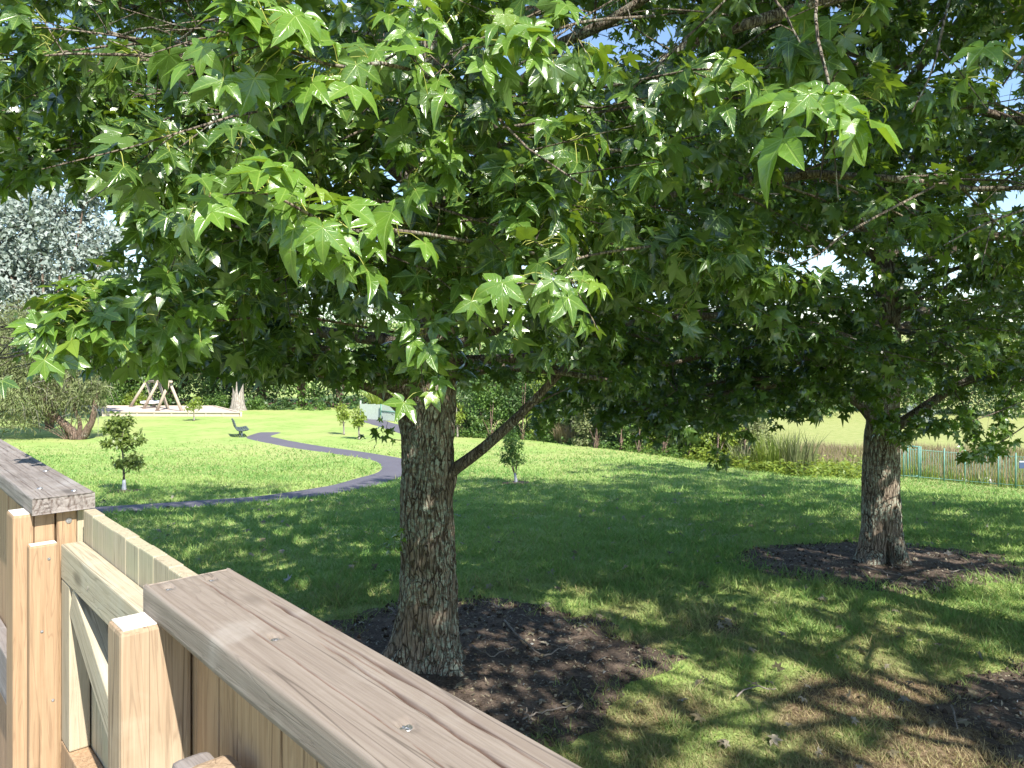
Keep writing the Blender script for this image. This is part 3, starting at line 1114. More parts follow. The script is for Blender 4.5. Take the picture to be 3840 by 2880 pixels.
    n_auto = sum(len(x) for x in lv.p)
    # hand placed sprays
    for (pts, r0, n, sz, kw) in spec.get('sprays', ()):
        pts = spline(np.asarray(pts)-loc, 14)
        mb = MB().add(*tube(pts, np.linspace(r0, .0018, len(pts)), 6))
        link('limb', mb.mesh('limb', M_LIMB), root)
        nn = len(pts)
        n = max(3, int(n*(.72 if sz > .07 and loc[1] < 8 else 1.15)))
        twig_leaves(lv, rng, pts[nn//3:], n, sz, pet=(.045, .10), **kw)
        for k in range(max(2, n//6)):
            q = rng.integers(nn//3, nn-1)
            td = norm(norm(pts[q+1]-pts[q])+rng.normal(size=3)*.6)
            te = np.stack([pts[q], pts[q]+td*.07, pts[q]+td*rng.uniform(.12, .2)+np.array((0, 0, -.02))])
            tw.add(*tube(te, [.002, .0018, .0014], 4, False))
            twig_leaves(lv, rng, te, 4, sz, **dict(kw, t0=.3))
    p, T, N, S, A = lv.arrays()
    w = p+loc
    cd = np.linalg.norm(w-np.array((0, 0, EYE)), axis=1)
    ok = cd > 1.28
    auto = np.arange(len(p)) < n_auto
    ok &= ~auto | (cd > 2.05)
    if keep is not None:
        ok &= keep(w) | (~auto & (w[:, 2] < 3.2) & (S < .09) & (loc[1] > 5.5))
    p, T, N, S, A, w, cd, auto = [x[ok] for x in (p, T, N, S, A, w, cd, auto)]
    r = rng.random(len(p))
    r = np.where(auto, r*.54, .50+.50*r)          # sprays younger and yellower; tones also paint sun on them, shade in the crown
    # the leaves that show largest become single parts
    D = np.maximum(w[:, 1], .05)
    uu = 1920+F*w[:, 0]/D
    vv = HOR-F*(w[:, 2]-EYE)/D
    inframe = (uu > -60) & (uu < 3900) & (vv > -80) & (vv < 2880) & (w[:, 1] > .5)
    score = np.where(inframe, S/cd, 0)
    order = np.argsort(-score)
    single = np.zeros(len(p), bool)
    if leaf_objs:
        single[order[:leaf_objs]] = True
    single &= score > 0
    near = (cd < 2.6) & inframe & ~single
    mb = MB()
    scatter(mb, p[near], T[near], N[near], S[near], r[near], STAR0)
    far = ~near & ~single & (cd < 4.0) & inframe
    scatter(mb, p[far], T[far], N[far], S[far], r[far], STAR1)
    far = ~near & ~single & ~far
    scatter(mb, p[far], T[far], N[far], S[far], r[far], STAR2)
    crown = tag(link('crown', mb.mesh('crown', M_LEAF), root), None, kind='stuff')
    # leaf stalks
    pm = MB()
    ix = np.where((cd < 3.2) & inframe)[0]
    for i in ix:
        a, b = A[i], p[i]
        mid = (a+b)/2+np.array((0, 0, .010))
        pm.add(*tube(np.stack([a, mid, b]), [.0014, .0012, .0012], 3, False))
    tag(link('twigs', tw.mesh('twigs', M_LIMB), root), None, kind='stuff')
    if pm.n:
        tag(link('stalks', pm.mesh('stalks', M_PETIOLE), root), None, kind='stuff')
    if leaf_objs:
        B, T2, N2 = frames(T, N)
        for i in np.where(single)[0]:
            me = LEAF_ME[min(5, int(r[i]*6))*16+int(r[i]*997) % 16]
            o = bpy.data.objects.new('leaf', me)
            s = float(S[i])
            o.matrix_basis = Matrix(((B[i][0]*s, T2[i][0]*s, N2[i][0]*s, p[i][0]), (B[i][1]*s, T2[i][1]*s, N2[i][1]*s, p[i][1]),
                                     (B[i][2]*s, T2[i][2]*s, N2[i][2]*s, p[i][2]), (0, 0, 0, 1)))
            o.parent = crown
            COL.objects.link(o)
    return len(p)

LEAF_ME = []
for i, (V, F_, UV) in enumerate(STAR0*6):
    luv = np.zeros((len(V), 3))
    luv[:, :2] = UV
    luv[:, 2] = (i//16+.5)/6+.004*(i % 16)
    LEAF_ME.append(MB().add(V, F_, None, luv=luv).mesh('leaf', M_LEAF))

def rad_tree(zs, rs):
    return lambda Z: np.interp(Z, zs, rs)

CAMP = np.array((0, 0, EYE))
T1 = np.array((-.70, 6.2, float(H(-.70, 6.2))))
T2 = np.array((4.57, 9.36, float(H(4.57, 9.36))))
T3 = np.array((5.55, 5.25, float(H(5.55, 5.25))))
T4 = np.array((12.6, 12.8, float(H(12.6, 12.8))))

def gap1(w):
    ratio = w[:, 0]/np.maximum(w[:, 1], .3)
    el = (w[:, 2]-EYE)/np.maximum(w[:, 1], .3)
    return (ratio < -.50) & (el > .045) & (el < .205)

def keep1(w):
    d = np.hypot(w[:, 0], w[:, 1])
    ratio = w[:, 0]/np.maximum(w[:, 1], .3)
    left = sstep(-.24, -.40, ratio)
    zmin = np.interp(d, [1.5, 2.6, 4.2, 6.5, 9], [2.68, 2.52, 2.30, 2.12, 2.1])*(1-left)+np.interp(d, [1.5, 2.6, 4.2, 6.5, 9], [2.68, 2.53, 2.38, 2.29, 2.22])*left
    zmin = zmin+.22*(fbm(w[:, 0]*.9, w[:, 1]*.9, 0, 61)-.5)+.06*left
    g = fbm(w[:, 0]*.75, w[:, 1]*.75, w[:, 2]*.75, 66)      # gaps in the crown
    thin = (w[:, 1] < 7.4) | (vnoise(w[:, 0]*91, w[:, 1]*91, w[:, 2]*91, 3) > .5)
    # open gap between the two lowest tiers of limbs on one side
    el = (w[:, 2]-EYE)/np.maximum(w[:, 1], .3)+.05*(fbm(w[:, 0]*1.5, w[:, 1]*1.5, w[:, 2]*1.5, 69)-.5)
    gap = (ratio < -.535+.16*(fbm(w[:, 2]*2, w[:, 1]*2, 0, 70)-.5)) & (el > .045) & (el < .205)
    lim = .33+.035*sstep(-.1, -.3, ratio)*sstep(3.0, 3.5, w[:, 2])
    return (w[:, 2] > zmin) & (g > lim) & thin & ~gap

def floor1(w):
    d = np.hypot(w[:, 0], w[:, 1])
    return w[:, 2] > np.interp(d, [1.5, 2.6, 4.2, 6.5, 9], [2.75, 2.6, 2.42, 2.28, 2.2])

def floor2(w):
    return w[:, 2] > 1.45+.9*(fbm(w[:, 0]*.6, w[:, 1]*.6, 0, 62)-.5)

def floor3(w):
    return w[:, 2] > 2.7

def keep2(w):
    zmin = 1.55+.9*(fbm(w[:, 0]*.6, w[:, 1]*.6, 0, 62)-.5)
    g = fbm(w[:, 0]*.7, w[:, 1]*.7, w[:, 2]*.7, 67)
    tr = (np.abs(w[:, 0]-T2[0]) > .55) | (w[:, 1] > T2[1]) | (w[:, 2] > 2.0)
    return (w[:, 2] > zmin) & (g > .33) & tr & ((w[:, 1] < 10.3) | (vnoise(w[:, 0]*91, w[:, 1]*91, w[:, 2]*91, 4) > .52))

def keep3(w):
    d = np.hypot(w[:, 0], w[:, 1])
    u = 1920+F*w[:, 0]/np.maximum(w[:, 1], .1)
    zmin = 3.0+.5*(fbm(w[:, 0]*.7, w[:, 1]*.7, 0, 63)-.5)-.25*sstep(4, 5, d)
    g = fbm(w[:, 0]*.7, w[:, 1]*.7, w[:, 2]*.7, 68)
    return (w[:, 2] > zmin) & (g > .45) & (d > 1.5) & ((u < 4000) | (vnoise(w[:, 0]*91, w[:, 1]*91, w[:, 2]*91, 5) > .5))

spec1 = dict(
    path=np.array([(0, 0, -.2), (.0, 0, 0), (.02, 0, .6), (.0, .0, 1.4), (.03, .02, 2.2), (.10, .05, 3.2), (.05, .1, 5), (.0, .1, 8), (.05, .1, 13.2)]),
    rad=rad_tree([-.2, 0, .15, .35, .7, 1.2, 1.65, 2.0, 2.35, 2.8, 4, 8, 13.2], [.38, .32, .265, .235, .216, .204, .198, .206, .200, .17, .15, .09, .02]),
    around=140, rows=160, amp=.030, hi=15, nl=46, zlo=2.25, az0=.4, leaf=.080, zcut=6.2, zclamp=2.45, keep=keep1, floor=floor1, avoid=gap1,
    bumps=[(math.radians(270), .76, 1.0, .035, -.022), (math.radians(270), .70, 1.2, .05, .012), (math.radians(350), 1.52, .35, .12, .05), (math.radians(205), 2.08, .5, .16, .06)],
    limbs=[
        ([P(1655, 1800, 6.2), P(1715, 1752, 6.12), P(1800, 1690, 6.05), P(1890, 1612, 5.95), P(1970, 1535, 5.9), P(2080, 1420, 5.85), P(2200, 1290, 5.8), P(2340, 1120, 5.8), P(2480, 900, 5.9)], .054, .015),
        ([P(1590, 1540, 6.2), P(1520, 1455, 6.05), P(1420, 1400, 5.8), P(1250, 1340, 5.3), P(1030, 1290, 4.7), P(780, 1250, 4.1), P(520, 1230, 3.6), P(300, 1220, 3.2)], .11, .012),
        ([P(1570, 1600, 6.1), P(1490, 1525, 6.0), P(1420, 1470, 5.7), P(1270, 1420, 5.2), P(1080, 1380, 4.8), P(880, 1340, 4.5)], .05, .008),
        ([P(1640, 1400, 6.1), P(1600, 1150, 5.4), P(1500, 1000, 4.4), P(1350, 930, 3.4), P(1200, 930, 2.7)], .06, .008),
        ([P(1660, 1150, 6.2), P(1760, 800, 5.2), P(1850, 560, 4.0), P(1800, 420, 3.0), P(1600, 330, 2.4)], .06, .007),
        ([P(1660, 1200, 6.2), P(1900, 1000, 5.2), P(2150, 950, 4.1), P(2300, 950, 3.2)], .055, .007),
        ([P(1650, 1000, 6.2), P(1300, 760, 5.4), P(850, 560, 4.6), P(400, 520, 3.9), P(80, 560, 3.4)], .06, .008),
        ([P(1690, 1420, 6.2), P(1850, 1380, 5.9), P(2050, 1390, 5.6), P(2250, 1420, 5.4), P(2400, 1440, 5.3)], .045, .008),
        ([P(1690, 1300, 6.2), P(1950, 1220, 6.3), P(2250, 1230, 6.4), P(2500, 1290, 6.5)], .045, .008),
        ([P(1600, 1440, 6.2), P(1480, 1400, 5.4), P(1380, 1400, 4.6), P(1280, 1430, 4.0)], .04, .007),
        ([T1+np.array((.05, 0, 5.6)), T1+np.array((.9, -2.0, 6.9)), T1+np.array((1.7, -4.0, 7.4)), T1+np.array((2.4, -6.0, 7.3))], .07, .01),  # high limbs reaching over the camera, added out of view to shade the crown front
        ([T1+np.array((.05, 0, 6.0)), T1+np.array((.3, -2.2, 7.2)), T1+np.array((.6, -4.2, 7.5)), T1+np.array((.9, -6.1, 7.2))], .07, .01),
        ([T1+np.array((.05, 0, 6.2)), T1+np.array((-.5, -2.2, 7.3)), T1+np.array((-.9, -4.0, 7.5)), T1+np.array((-.9, -5.4, 7.2))], .06, .01),
        ([T1+np.array((.05, 0, 5.8)), T1+np.array((-1.4, -1.6, 6.7)), T1+np.array((-2.4, -3.2, 7.0)), T1+np.array((-3.0, -4.4, 6.8))], .06, .01),
        ([P(1650, 800, 6.2), P(1300, 480, 5.0), P(850, 260, 4.0), P(400, 120, 3.2)], .06, .008),
    ],
    sprays=[
        ([P(2000, 950, 3.0), P(1560, 872, 2.0), P(1300, 862, 1.72), P(1080, 760, 1.55), P(960, 690, 1.5)], .007, 37, 0.084, dict(sunw=.9, jit=.3, face=(0, -.5, .3))),
        ([P(1800, 380, 3.0), P(1500, 250, 2.0), P(1270, 250, 1.78), P(1020, 170, 1.66), P(800, 110, 1.62)], .007, 57, 0.084, dict(sunw=.9, jit=.32, face=(0, -.5, .3))),
        ([P(1790, 20, 2.6), P(1690, 60, 2.3), P(1520, 180, 2.1), P(1380, 260, 2.0)], .010, 27, 0.079, dict(sunw=.6, face=(0, -.4, .2))),
        ([P(2640, 900, 3.2), P(2250, 950, 2.5), P(2090, 1010, 2.1), P(2030, 1090, 2.0)], .006, 22, 0.081, dict(sunw=.8, jit=.3, face=(0, -.5, .3))),
        ([P(1500, 1250, 4.5), P(1000, 1170, 3.2), P(600, 1180, 2.55), P(350, 1220, 2.35), P(200, 1280, 2.3)], .008, 74, 0.081, dict(sunw=.7, jit=.35)),
        ([P(1100, 1180, 3.3), P(850, 1200, 2.7), P(700, 1210, 2.5), P(560, 1270, 2.4)], .006, 44, 0.079, dict(sunw=.7, jit=.35)),
        ([P(700, 1120, 2.9), P(500, 1080, 2.6), P(330, 1100, 2.45), P(150, 1180, 2.4)], .006, 40, 0.079, dict(sunw=.7, jit=.35)),
        ([P(1800, 1120, 3.4), P(1680, 1170, 2.9), P(1600, 1250, 2.65), P(1570, 1330, 2.55)], .007, 27, 0.079, dict(sunw=.4)),
        ([P(800, 480, 3.6), P(450, 540, 3.1), P(230, 560, 2.9), P(60, 620, 2.8)], .006, 40, 0.079, dict(sunw=.7)),
        ([P(900, 180, 3.0), P(560, 150, 2.7), P(330, 120, 2.5), P(120, 100, 2.45)], .006, 40, 0.079, dict(sunw=.6)),
        ([P(2450, 60, 3.0), P(2200, 80, 2.3), P(2050, 130, 2.1), P(1930, 190, 2.0)], .006, 27, 0.083, dict(sunw=.3)),
        ([P(1900, 620, 3.0), P(1720, 560, 2.5), P(1600, 600, 2.3), P(1500, 680, 2.2)], .006, 27, 0.079, dict(sunw=.3)),
        ([P(2500, 600, 3.2), P(2250, 560, 2.6), P(2080, 640, 2.4), P(1980, 740, 2.3)], .006, 27, 0.079, dict(sunw=.3)),
        ([P(1560, 1650, 6.15), P(1490, 1650, 6.0), P(1455, 1635, 5.95), P(1440, 1610, 5.9)], .004, 11, 0.056, {}),
        ([P(1540, 2080, 6.0), P(1490, 2070, 5.95), P(1470, 2040, 5.9)], .003, 5, 0.046, {}),
    ])
spec2 = dict(
    path=np.array([(0, 0, -.2), (0, 0, 0), (-.03, 0, 1.0), (.0, 0, 2.0), (.05, .0, 3.5), (.02, .1, 6), (.1, .1, 12.8)]),
    rad=rad_tree([-.2, 0, .15, .4, .9, 1.6, 2.2, 3.0, 4.5, 8, 12.8], [.36, .30, .255, .222, .205, .192, .180, .16, .13, .08, .02]),
    around=96, rows=120, amp=.028, hi=20, nl=52, per=(8, 12), zlo=1.9, az0=1.2, leaf=.084, zcut=7.2, zclamp=1.95, keep=keep2, floor=floor2,
    bumps=[(math.radians(262), .10, .11, .13, -.20), (math.radians(283), .08, .12, .12, -.20), (math.radians(225), .03, .3, .12, .10)],
    limbs=[
        ([P(3300, 1640, 9.3), P(3420, 1560, 9.2), P(3520, 1490, 9.1), P(3640, 1420, 9.0), P(3820, 1350, 8.8), P(4050, 1330, 8.4)], .075, .015),
        ([P(3290, 1600, 9.3), P(3200, 1500, 9.1), P(3050, 1440, 8.7), P(2850, 1420, 8.2), P(2650, 1440, 7.8)], .06, .01),
        ([P(3290, 1560, 9.3), P(3100, 1450, 8.9), P(2850, 1450, 8.3), P(2600, 1500, 7.8), P(2400, 1540, 7.5)], .05, .008),
        ([P(3290, 1500, 9.3), P(3050, 1350, 8.8), P(2750, 1320, 8.2), P(2450, 1380, 7.7), P(2250, 1430, 7.4)], .05, .008),
        ([P(3290, 1560, 9.4), P(3180, 1490, 9.9), P(3020, 1480, 10.3), P(2860, 1510, 10.6)], .045, .008),
        ([P(3320, 1300, 9.3), P(3150, 1150, 8.6), P(2900, 1080, 7.8), P(2650, 1100, 7.2)], .05, .008),
        ([P(3340, 1350, 9.3), P(3500, 1250, 8.9), P(3700, 1230, 8.4), P(3900, 1260, 8.0)], .045, .008),
        ([P(3340, 1200, 9.3), P(3480, 1060, 8.9), P(3650, 990, 8.4), P(3860, 990, 8.0)], .045, .008),
        ([P(3340, 1450, 9.3), P(3480, 1340, 8.8), P(3620, 1300, 8.2), P(3760, 1330, 7.8)], .045, .008),
        ([P(3330, 1000, 9.3), P(3230, 860, 9.1), P(3100, 720, 8.8), P(2950, 560, 8.5), P(2750, 420, 8.2)], .06, .012),
        ([P(3330, 900, 9.3), P(3380, 760, 9.2), P(3430, 560, 9.0), P(3460, 300, 8.8)], .05, .012),
    ],
    sprays=[
        ([P(2750, 1560, 8.0), P(2720, 1640, 7.9), P(2690, 1690, 7.85), P(2710, 1730, 7.85)], .005, 20, 0.066, {}),
        ([P(3330, 1520, 9.0), P(3300, 1560, 8.9), P(3330, 1610, 8.85), P(3390, 1650, 8.8)], .006, 34, 0.079, dict(sunw=.7)),
        ([P(3850, 1500, 8.4), P(3700, 1560, 8.2), P(3600, 1590, 8.1), P(3500, 1600, 8.0)], .008, 76, 0.079, dict(sunw=.7)),
        ([P(3900, 1560, 8.4), P(3780, 1640, 8.2), P(3700, 1690, 8.1), P(3620, 1720, 8.0)], .008, 57, 0.079, {}),
        ([P(3560, 1440, 9.0), P(3600, 1500, 8.8), P(3650, 1570, 8.7), P(3640, 1640, 8.6)], .008, 50, .08, {}),
        ([P(3900, 1380, 8.6), P(3800, 1450, 8.5), P(3760, 1540, 8.4), P(3780, 1620, 8.4)], .008, 50, .08, {}),
        ([P(3480, 1440, 9.0), P(3450, 1500, 8.9), P(3470, 1550, 8.8), P(3440, 1600, 8.8)], .007, 40, .08, {}),
        ([P(2900, 1480, 8.6), P(2760, 1540, 8.3), P(2640, 1590, 8.2), P(2560, 1620, 8.2)], .008, 68, 0.079, {}),
        ([P(2500, 1420, 7.6), P(2560, 1500, 7.6), P(2600, 1560, 7.7), P(2590, 1620, 7.7)], .008, 51, 0.079, {}),
    ])
spec3 = dict(
    path=np.array([(0, 0, -.2), (0, 0, 0), (0, 0, 3), (.1, .1, 12)]),
    rad=rad_tree([-.2, 0, .15, .4, .9, 2.2, 4.5, 8, 12], [.40, .33, .285, .25, .24, .205, .145, .085, .02]),
    around=90, rows=60, amp=.02, nl=34, zlo=2.9, az0=2.0, leaf=.082, zcut=5.6, zclamp=3.15, keep=keep3, floor=floor3,
    limbs=[
        ([P(3900, -260, 5.2), P(3300, -60, 4.9), P(2900, 60, 4.6), P(2680, 130, 4.45), P(2540, 190, 4.4), P(2440, 290, 4.3), P(2395, 430, 4.2)], .05, .014),
        ([T3+np.array((0, 0, 4.6)), P(4000, -700, 4.0), P(3500, -620, 2.8), P(3150, -500, 2.2)], .05, .008),
    ],
    sprays=[
        ([P(3150, -500, 2.2), P(3060, 0, 1.75), P(3110, 330, 1.5), P(3110, 500, 1.45)], .005, 27, 0.089, dict(sunw=.8, jit=.3, face=(0, -.5, .3), t0=.55)),
        ([P(3160, -400, 2.2), P(2900, -100, 1.9), P(2950, 60, 1.75), P(3000, 160, 1.7)], .005, 20, 0.086, dict(sunw=.3, face=(0, -.3, .2), t0=.4)),
        ([P(4300, -100, 1.9), P(4000, 80, 1.65), P(3850, 200, 1.55), P(3760, 320, 1.5)], .005, 23, 0.086, dict(sunw=.4, t0=.3)),
        ([P(3700, -500, 2.5), P(3560, 0, 2.1), P(3500, 250, 2.0), P(3420, 420, 1.95)], .005, 23, 0.083, dict(sunw=.3, t0=.4)),
        ([P(4100, 700, 2.6), P(3800, 800, 2.3), P(3650, 860, 2.2), P(3540, 920, 2.15)], .005, 27, 0.083, dict(sunw=.4, t0=.3)),
        ([P(3500, 700, 3.0), P(3200, 860, 2.4), P(3060, 960, 2.2), P(2960, 1000, 2.1)], .005, 17, 0.083, dict(sunw=.6, t0=.5)),
    ])
spec4 = dict(
    path=np.array([(0, 0, -.2), (0, 0, 0), (0, 0, 3), (.1, .1, 14)]),
    rad=rad_tree([-.2, 0, .15, .4, .9, 2.2, 4.5, 8, 14], [.40, .33, .285, .25, .24, .205, .145, .085, .02]),
    around=60, rows=40, amp=.02, nl=40, zlo=2.0, az0=.2, leaf=.088, zcut=3.4)

n1 = make_tree('large green sweetgum tree with lichened trunk just behind the rail, low limb on one side', T1, 13.2, 4.6, 21, spec1, 1.0, 300)
n2 = make_tree('large sweetgum tree at the far edge of the shade, hollows at its trunk foot', T2, 12.8, 4.4, 22, spec2, 1.0, 300)
n3 = make_tree('sweetgum tree whose nearest leafy sprays hang into the top corner beside the camera', T3, 12.0, 4.3, 23, spec3, .95, 300)
n4 = make_tree('sweetgum tree beyond the frame whose leaves show at the edge by the metal fence', T4, 14.0, 4.8, 24, spec4, .6, 0)
T5 = np.array((5.9, .5, float(H(5.9, .5))))  # unseen tree, placed and made tall to shade the front of the first crown
T6 = np.array((10.4, 8.4, float(H(10.4, 8.4))))
n5 = make_tree('sweetgum tree standing beside the deck outside the picture, placed and made tall to shade the thin grass and the first crown', T5, 14.5, 4.2, 25, dict(spec4, zlo=3.4, az0=.9, zcut=1.0, leaf=.082, hi=18, path=np.array([(0, 0, -.2), (0, 0, 0), (0, 0, 3), (.1, .1, 15)])), .62, 0)
n6 = make_tree('sweetgum tree outside the picture between the farther trunk and the metal fence', T6, 13.0, 4.2, 26, dict(spec4, zlo=2.4, az0=1.9, zcut=1.0, leaf=.085), .6, 0)
print('LEAVES', n1, n2, n3, n4, n5, n6)

# ------------------------------------------------------------------ shrubs and background trees
def foliage(mb, rng, lumps, n, size, shapes, droop=.3, clump=28, spread=.16, shell=.5):
    """leaf clumps spread through a set of ellipsoids"""
    lumps = np.asarray(lumps, float)
    wgt = (lumps[:, 3]*lumps[:, 4]*lumps[:, 5])**(2/3)
    wgt = wgt/wgt.sum()
    nc = max(4, n//clump)
    li = rng.choice(len(lumps), nc, p=wgt)
    d = norm(rng.normal(size=(nc, 3)))
    rad = (shell+(1-shell)*rng.random(nc)**.6)[:, None]
    rr = lumps[li, 3:6]
    c = lumps[li, :3]+d*rad*rr
    k = rng.integers(0, nc, n)
    sg = spread*rr[k].mean(1, keepdims=True)
    p = c[k]+rng.normal(size=(n, 3))*sg
    o = norm(norm(p-lumps[li][k][:, :3])+.0)
    N = o*.7+np.array((0, 0, .55))+rng.normal(size=(n, 3))*.55
    T = rng.normal(size=(n, 3))*.8+o*.5+np.array((0, 0, -droop))
    scatter(mb, p, T, N, size*rng.uniform(.7, 1.3, n), rng.random(n), shapes)
    return c

def px_lump(u, v, r, D, loc, flat=1.0, deep=1.0):
    q = P(u, v, D)-loc
    m = r/F*D
    return (q[0], q[1], q[2], m, m*deep, m*flat)

def plant(name, label, cat, base, lumps_px, D, n, size, mat, seed, shapes=OVAL, bark=None, stems=1, r_stem=.06, group=None, droop=.3, clump=28, spread=.16, lean=None):
    """a shrub or tree: stems to the middles of its leaf masses, and a crown of leaves"""
    rng = np.random.default_rng(seed)
    base = np.asarray(base, float)
    root = thing(name, label, cat, base, 0, group)
    lumps = [px_lump(l[0], l[1], l[2], l[4] if len(l) > 4 else D, base, l[3] if len(l) > 3 else 1.0) for l in lumps_px]
    mb = MB()
    c = foliage(mb, rng, lumps, n, size, shapes, droop, clump, spread)
    st = MB()
    for i, l in enumerate(lumps):
        e = np.array(l[:3])
        h = max(.15, e[2]*.35)
        m = np.array((e[0]*.25, e[1]*.25, h))
        pts = spline([(rng.normal()*.05, rng.normal()*.05, -.1), m, e*np.array((.75, .75, .8)), e+np.array((0, 0, l[5]*.3))], 9)
        st.add(*tube(pts, np.linspace(r_stem, r_stem*.3, 9), 7))
    for q in c[::3]:
        l = min(lumps, key=lambda z: np.linalg.norm(np.array(z[:3])-q))
        st.add(*tube(np.stack([np.array(l[:3]), (np.array(l[:3])+q)/2+np.array((0, 0, .05)), q]), [r_stem*.25, r_stem*.18, r_stem*.08], 3, False))
    link('trunk' if cat == 'tree' else 'stems', st.mesh('stems', bark or M_BROWNBARK), root)
    tag(link('crown', mb.mesh('crown', mat), root), None, kind='stuff')
    return root

# olive bush at the left
B0 = G(255, 1648)
bush = plant('tea_tree', 'sprawling olive green bush with drooping twigs and forked trunk beyond the rail', 'tree', B0,
             [(50, 1270, 130), (190, 1330, 130), (310, 1420, 95), (80, 1440, 140), (-70, 1370, 170), (300, 1500, 70, .8), (10, 1545, 70, .7), (180, 1480, 80), (370, 1480, 50), (-150, 1520, 120), (120, 1220, 90), (110, 1560, 60, .7)],
             float(B0[1]), 26000, .26, M_OLIVE, 301, NARROW, M_BROWNBARK, 1, .022, None, .9, 22, .22)
rng = np.random.default_rng(302)
st = MB()
for pts, r0 in (([(285, 1652), (262, 1612), (215, 1570), (150, 1520), (90, 1450)], .24), ([(300, 1652), (330, 1615), (352, 1580), (372, 1530), (380, 1470)], .22), ([(290, 1652), (300, 1600), (280, 1540), (250, 1450)], .13)):
    q = np.array([P(a/1.0*.55+ (130 if False else 0)+ .45*a, b, B0[1]) for a, b in pts])-B0
    q = spline(q, 14)
    q += np.cumsum(rng.normal(size=q.shape)*.02, 0)
    st.add(*tube(q, np.linspace(r0, r0*.45, 14), 9))
link('trunk', st.mesh('trunk', M_BROWNBARK), bush)
st = MB()
for i in range(150):
    a = rng.uniform(-120, 420)
    b = rng.uniform(1250, 1560)
    p0 = P(a, b, B0[1]+rng.uniform(-1.8, 1.0))-B0
    L = rng.uniform(.5, 1.3)
    dx = rng.normal(size=2)*.35
    pts = np.array([p0, p0+(dx[0]*.5, dx[1]*.3, -.15*L), p0+(dx[0]*.9, dx[1]*.5, -.55*L), p0+(dx[0], dx[1]*.6, -L)])
    st.add(*tube(pts, [.010, .008, .006, .004], 3, False))
tag(link('twigs', st.mesh('twigs', M_PALE), bush), None, kind='stuff')

# silvery tree behind it
B1 = G(186, 1607)
plant('silver_tree', 'tall pale silvery tree with brown limbs against the sky beyond the bush', 'tree', B1,
      [(90, 900, 120), (245, 800, 110), (50, 1050, 110), (280, 960, 110), (140, 750, 80), (350, 1080, 80), (-40, 800, 120), (400, 920, 70), (160, 1150, 90), (330, 700, 60), (430, 1040, 60), (-60, 960, 110), (-20, 1150, 90)],
      float(B1[1])+2, 20000, .34, M_SILVER, 311, OVAL, M_BROWNBARK, 1, .10, None, .2, 60, .26)

# trees and undergrowth behind the play area
k = 0
for (u, vb, top, r, mat, D, lab) in (
        (330, 1532, 1250, 130, M_DARK, 60, 'dark evergreen tree behind the end of the play area nearest the olive bush'),
        (470, 1534, 1230, 140, M_SHRUB, 61, 'mid green leafy tree behind the first swing frame'),
        (640, 1534, 1230, 150, M_DARK, 62, 'dark evergreen tree with thick shaded trunk behind the swing'),
        (810, 1536, 1240, 150, M_DARK, 61, 'dark evergreen tree between the swing and the pale trunk'),
        (985, 1540, 1150, 160, M_DARK, 60, 'dark evergreen tree past the pale flared trunk'),
        (1130, 1545, 1080, 165, M_SHRUB, 60, 'leafy tree above the lawn halfway to the green gate'),
        (1275, 1552, 1060, 165, M_DARK, 59, 'dark tree beside the green board fence'),
        (1420, 1552, 1070, 160, M_SHRUB, 62, 'tree rising behind the green gate')):
    b = P(u, vb, D)
    b[2] = float(H(b[0], b[1]))
    plant('evergreen_tree', lab, 'tree', b,
          [(u, top+90, r*.9), (u-60, top+180, r*.75), (u+60, top+190, r*.75), (u, 1470, r*.6, .8), (u-50, 1510, r*.35, .6), (u+55, 1508, r*.35, .6), (u+10, 1380, r*.8), (u-20, 1300, r*.8)],
          D, 5200, .30, mat, 320+k, OVAL, M_BROWNBARK, 1, .16 if k != 2 else .45, 'trees behind the play area')
    k += 1
for (u, vb, w, lab) in ((893, 1545, 34, 'big tree with pale flared trunk at the corner of the play area'), (252, 1532, 26, 'tree with pale trunk showing behind the olive bush')):
    b = P(u, vb, 56.5)
    b[2] = float(H(b[0], b[1]))
    root = thing('pale_trunked_tree', lab, 'tree', b, 0, 'pale trunked trees by the play area')
    th = np.arange(28)/28*2*np.pi
    zs = np.array([-.2, 0, .2, .45, .8, 1.3, 2.0, 3.0, 4.5, 6.5])
    rs = w/F*56.5*np.array([1.0, .95, .82, .72, .66, .60, .55, .5, .42, .3])
    Z, TH = np.meshgrid(zs, th, indexing='ij')
    rr = rs[:, None]*(1+.10*np.cos(5*TH+u)*np.exp(-np.maximum(Z, 0)/.8))
    v = np.stack([rr*np.cos(TH), rr*np.sin(TH), Z], -1).reshape(-1, 3)
    i = np.arange(len(zs)-1)[:, None]*28
    j = np.arange(28)[None, :]
    f4 = np.stack([i+j, i+(j+1) % 28, i+28+(j+1) % 28, i+28+j], -1).reshape(-1, 4)
    link('trunk', MB().add(v, None, f4).mesh('trunk', M_PALE), root)
    mb = MB()
    foliage(mb, np.random.default_rng(k), [(0, 0, 6.8, 3.4, 3.4, 2.0), (1.6, .5, 5.6, 2, 2, 1.2), (-1.6, .4, 5.8, 2, 2, 1.2)], 3500, .25, OVAL)
    tag(link('crown', mb.mesh('crown', M_DARK), root), None, kind='stuff')
    k += 1
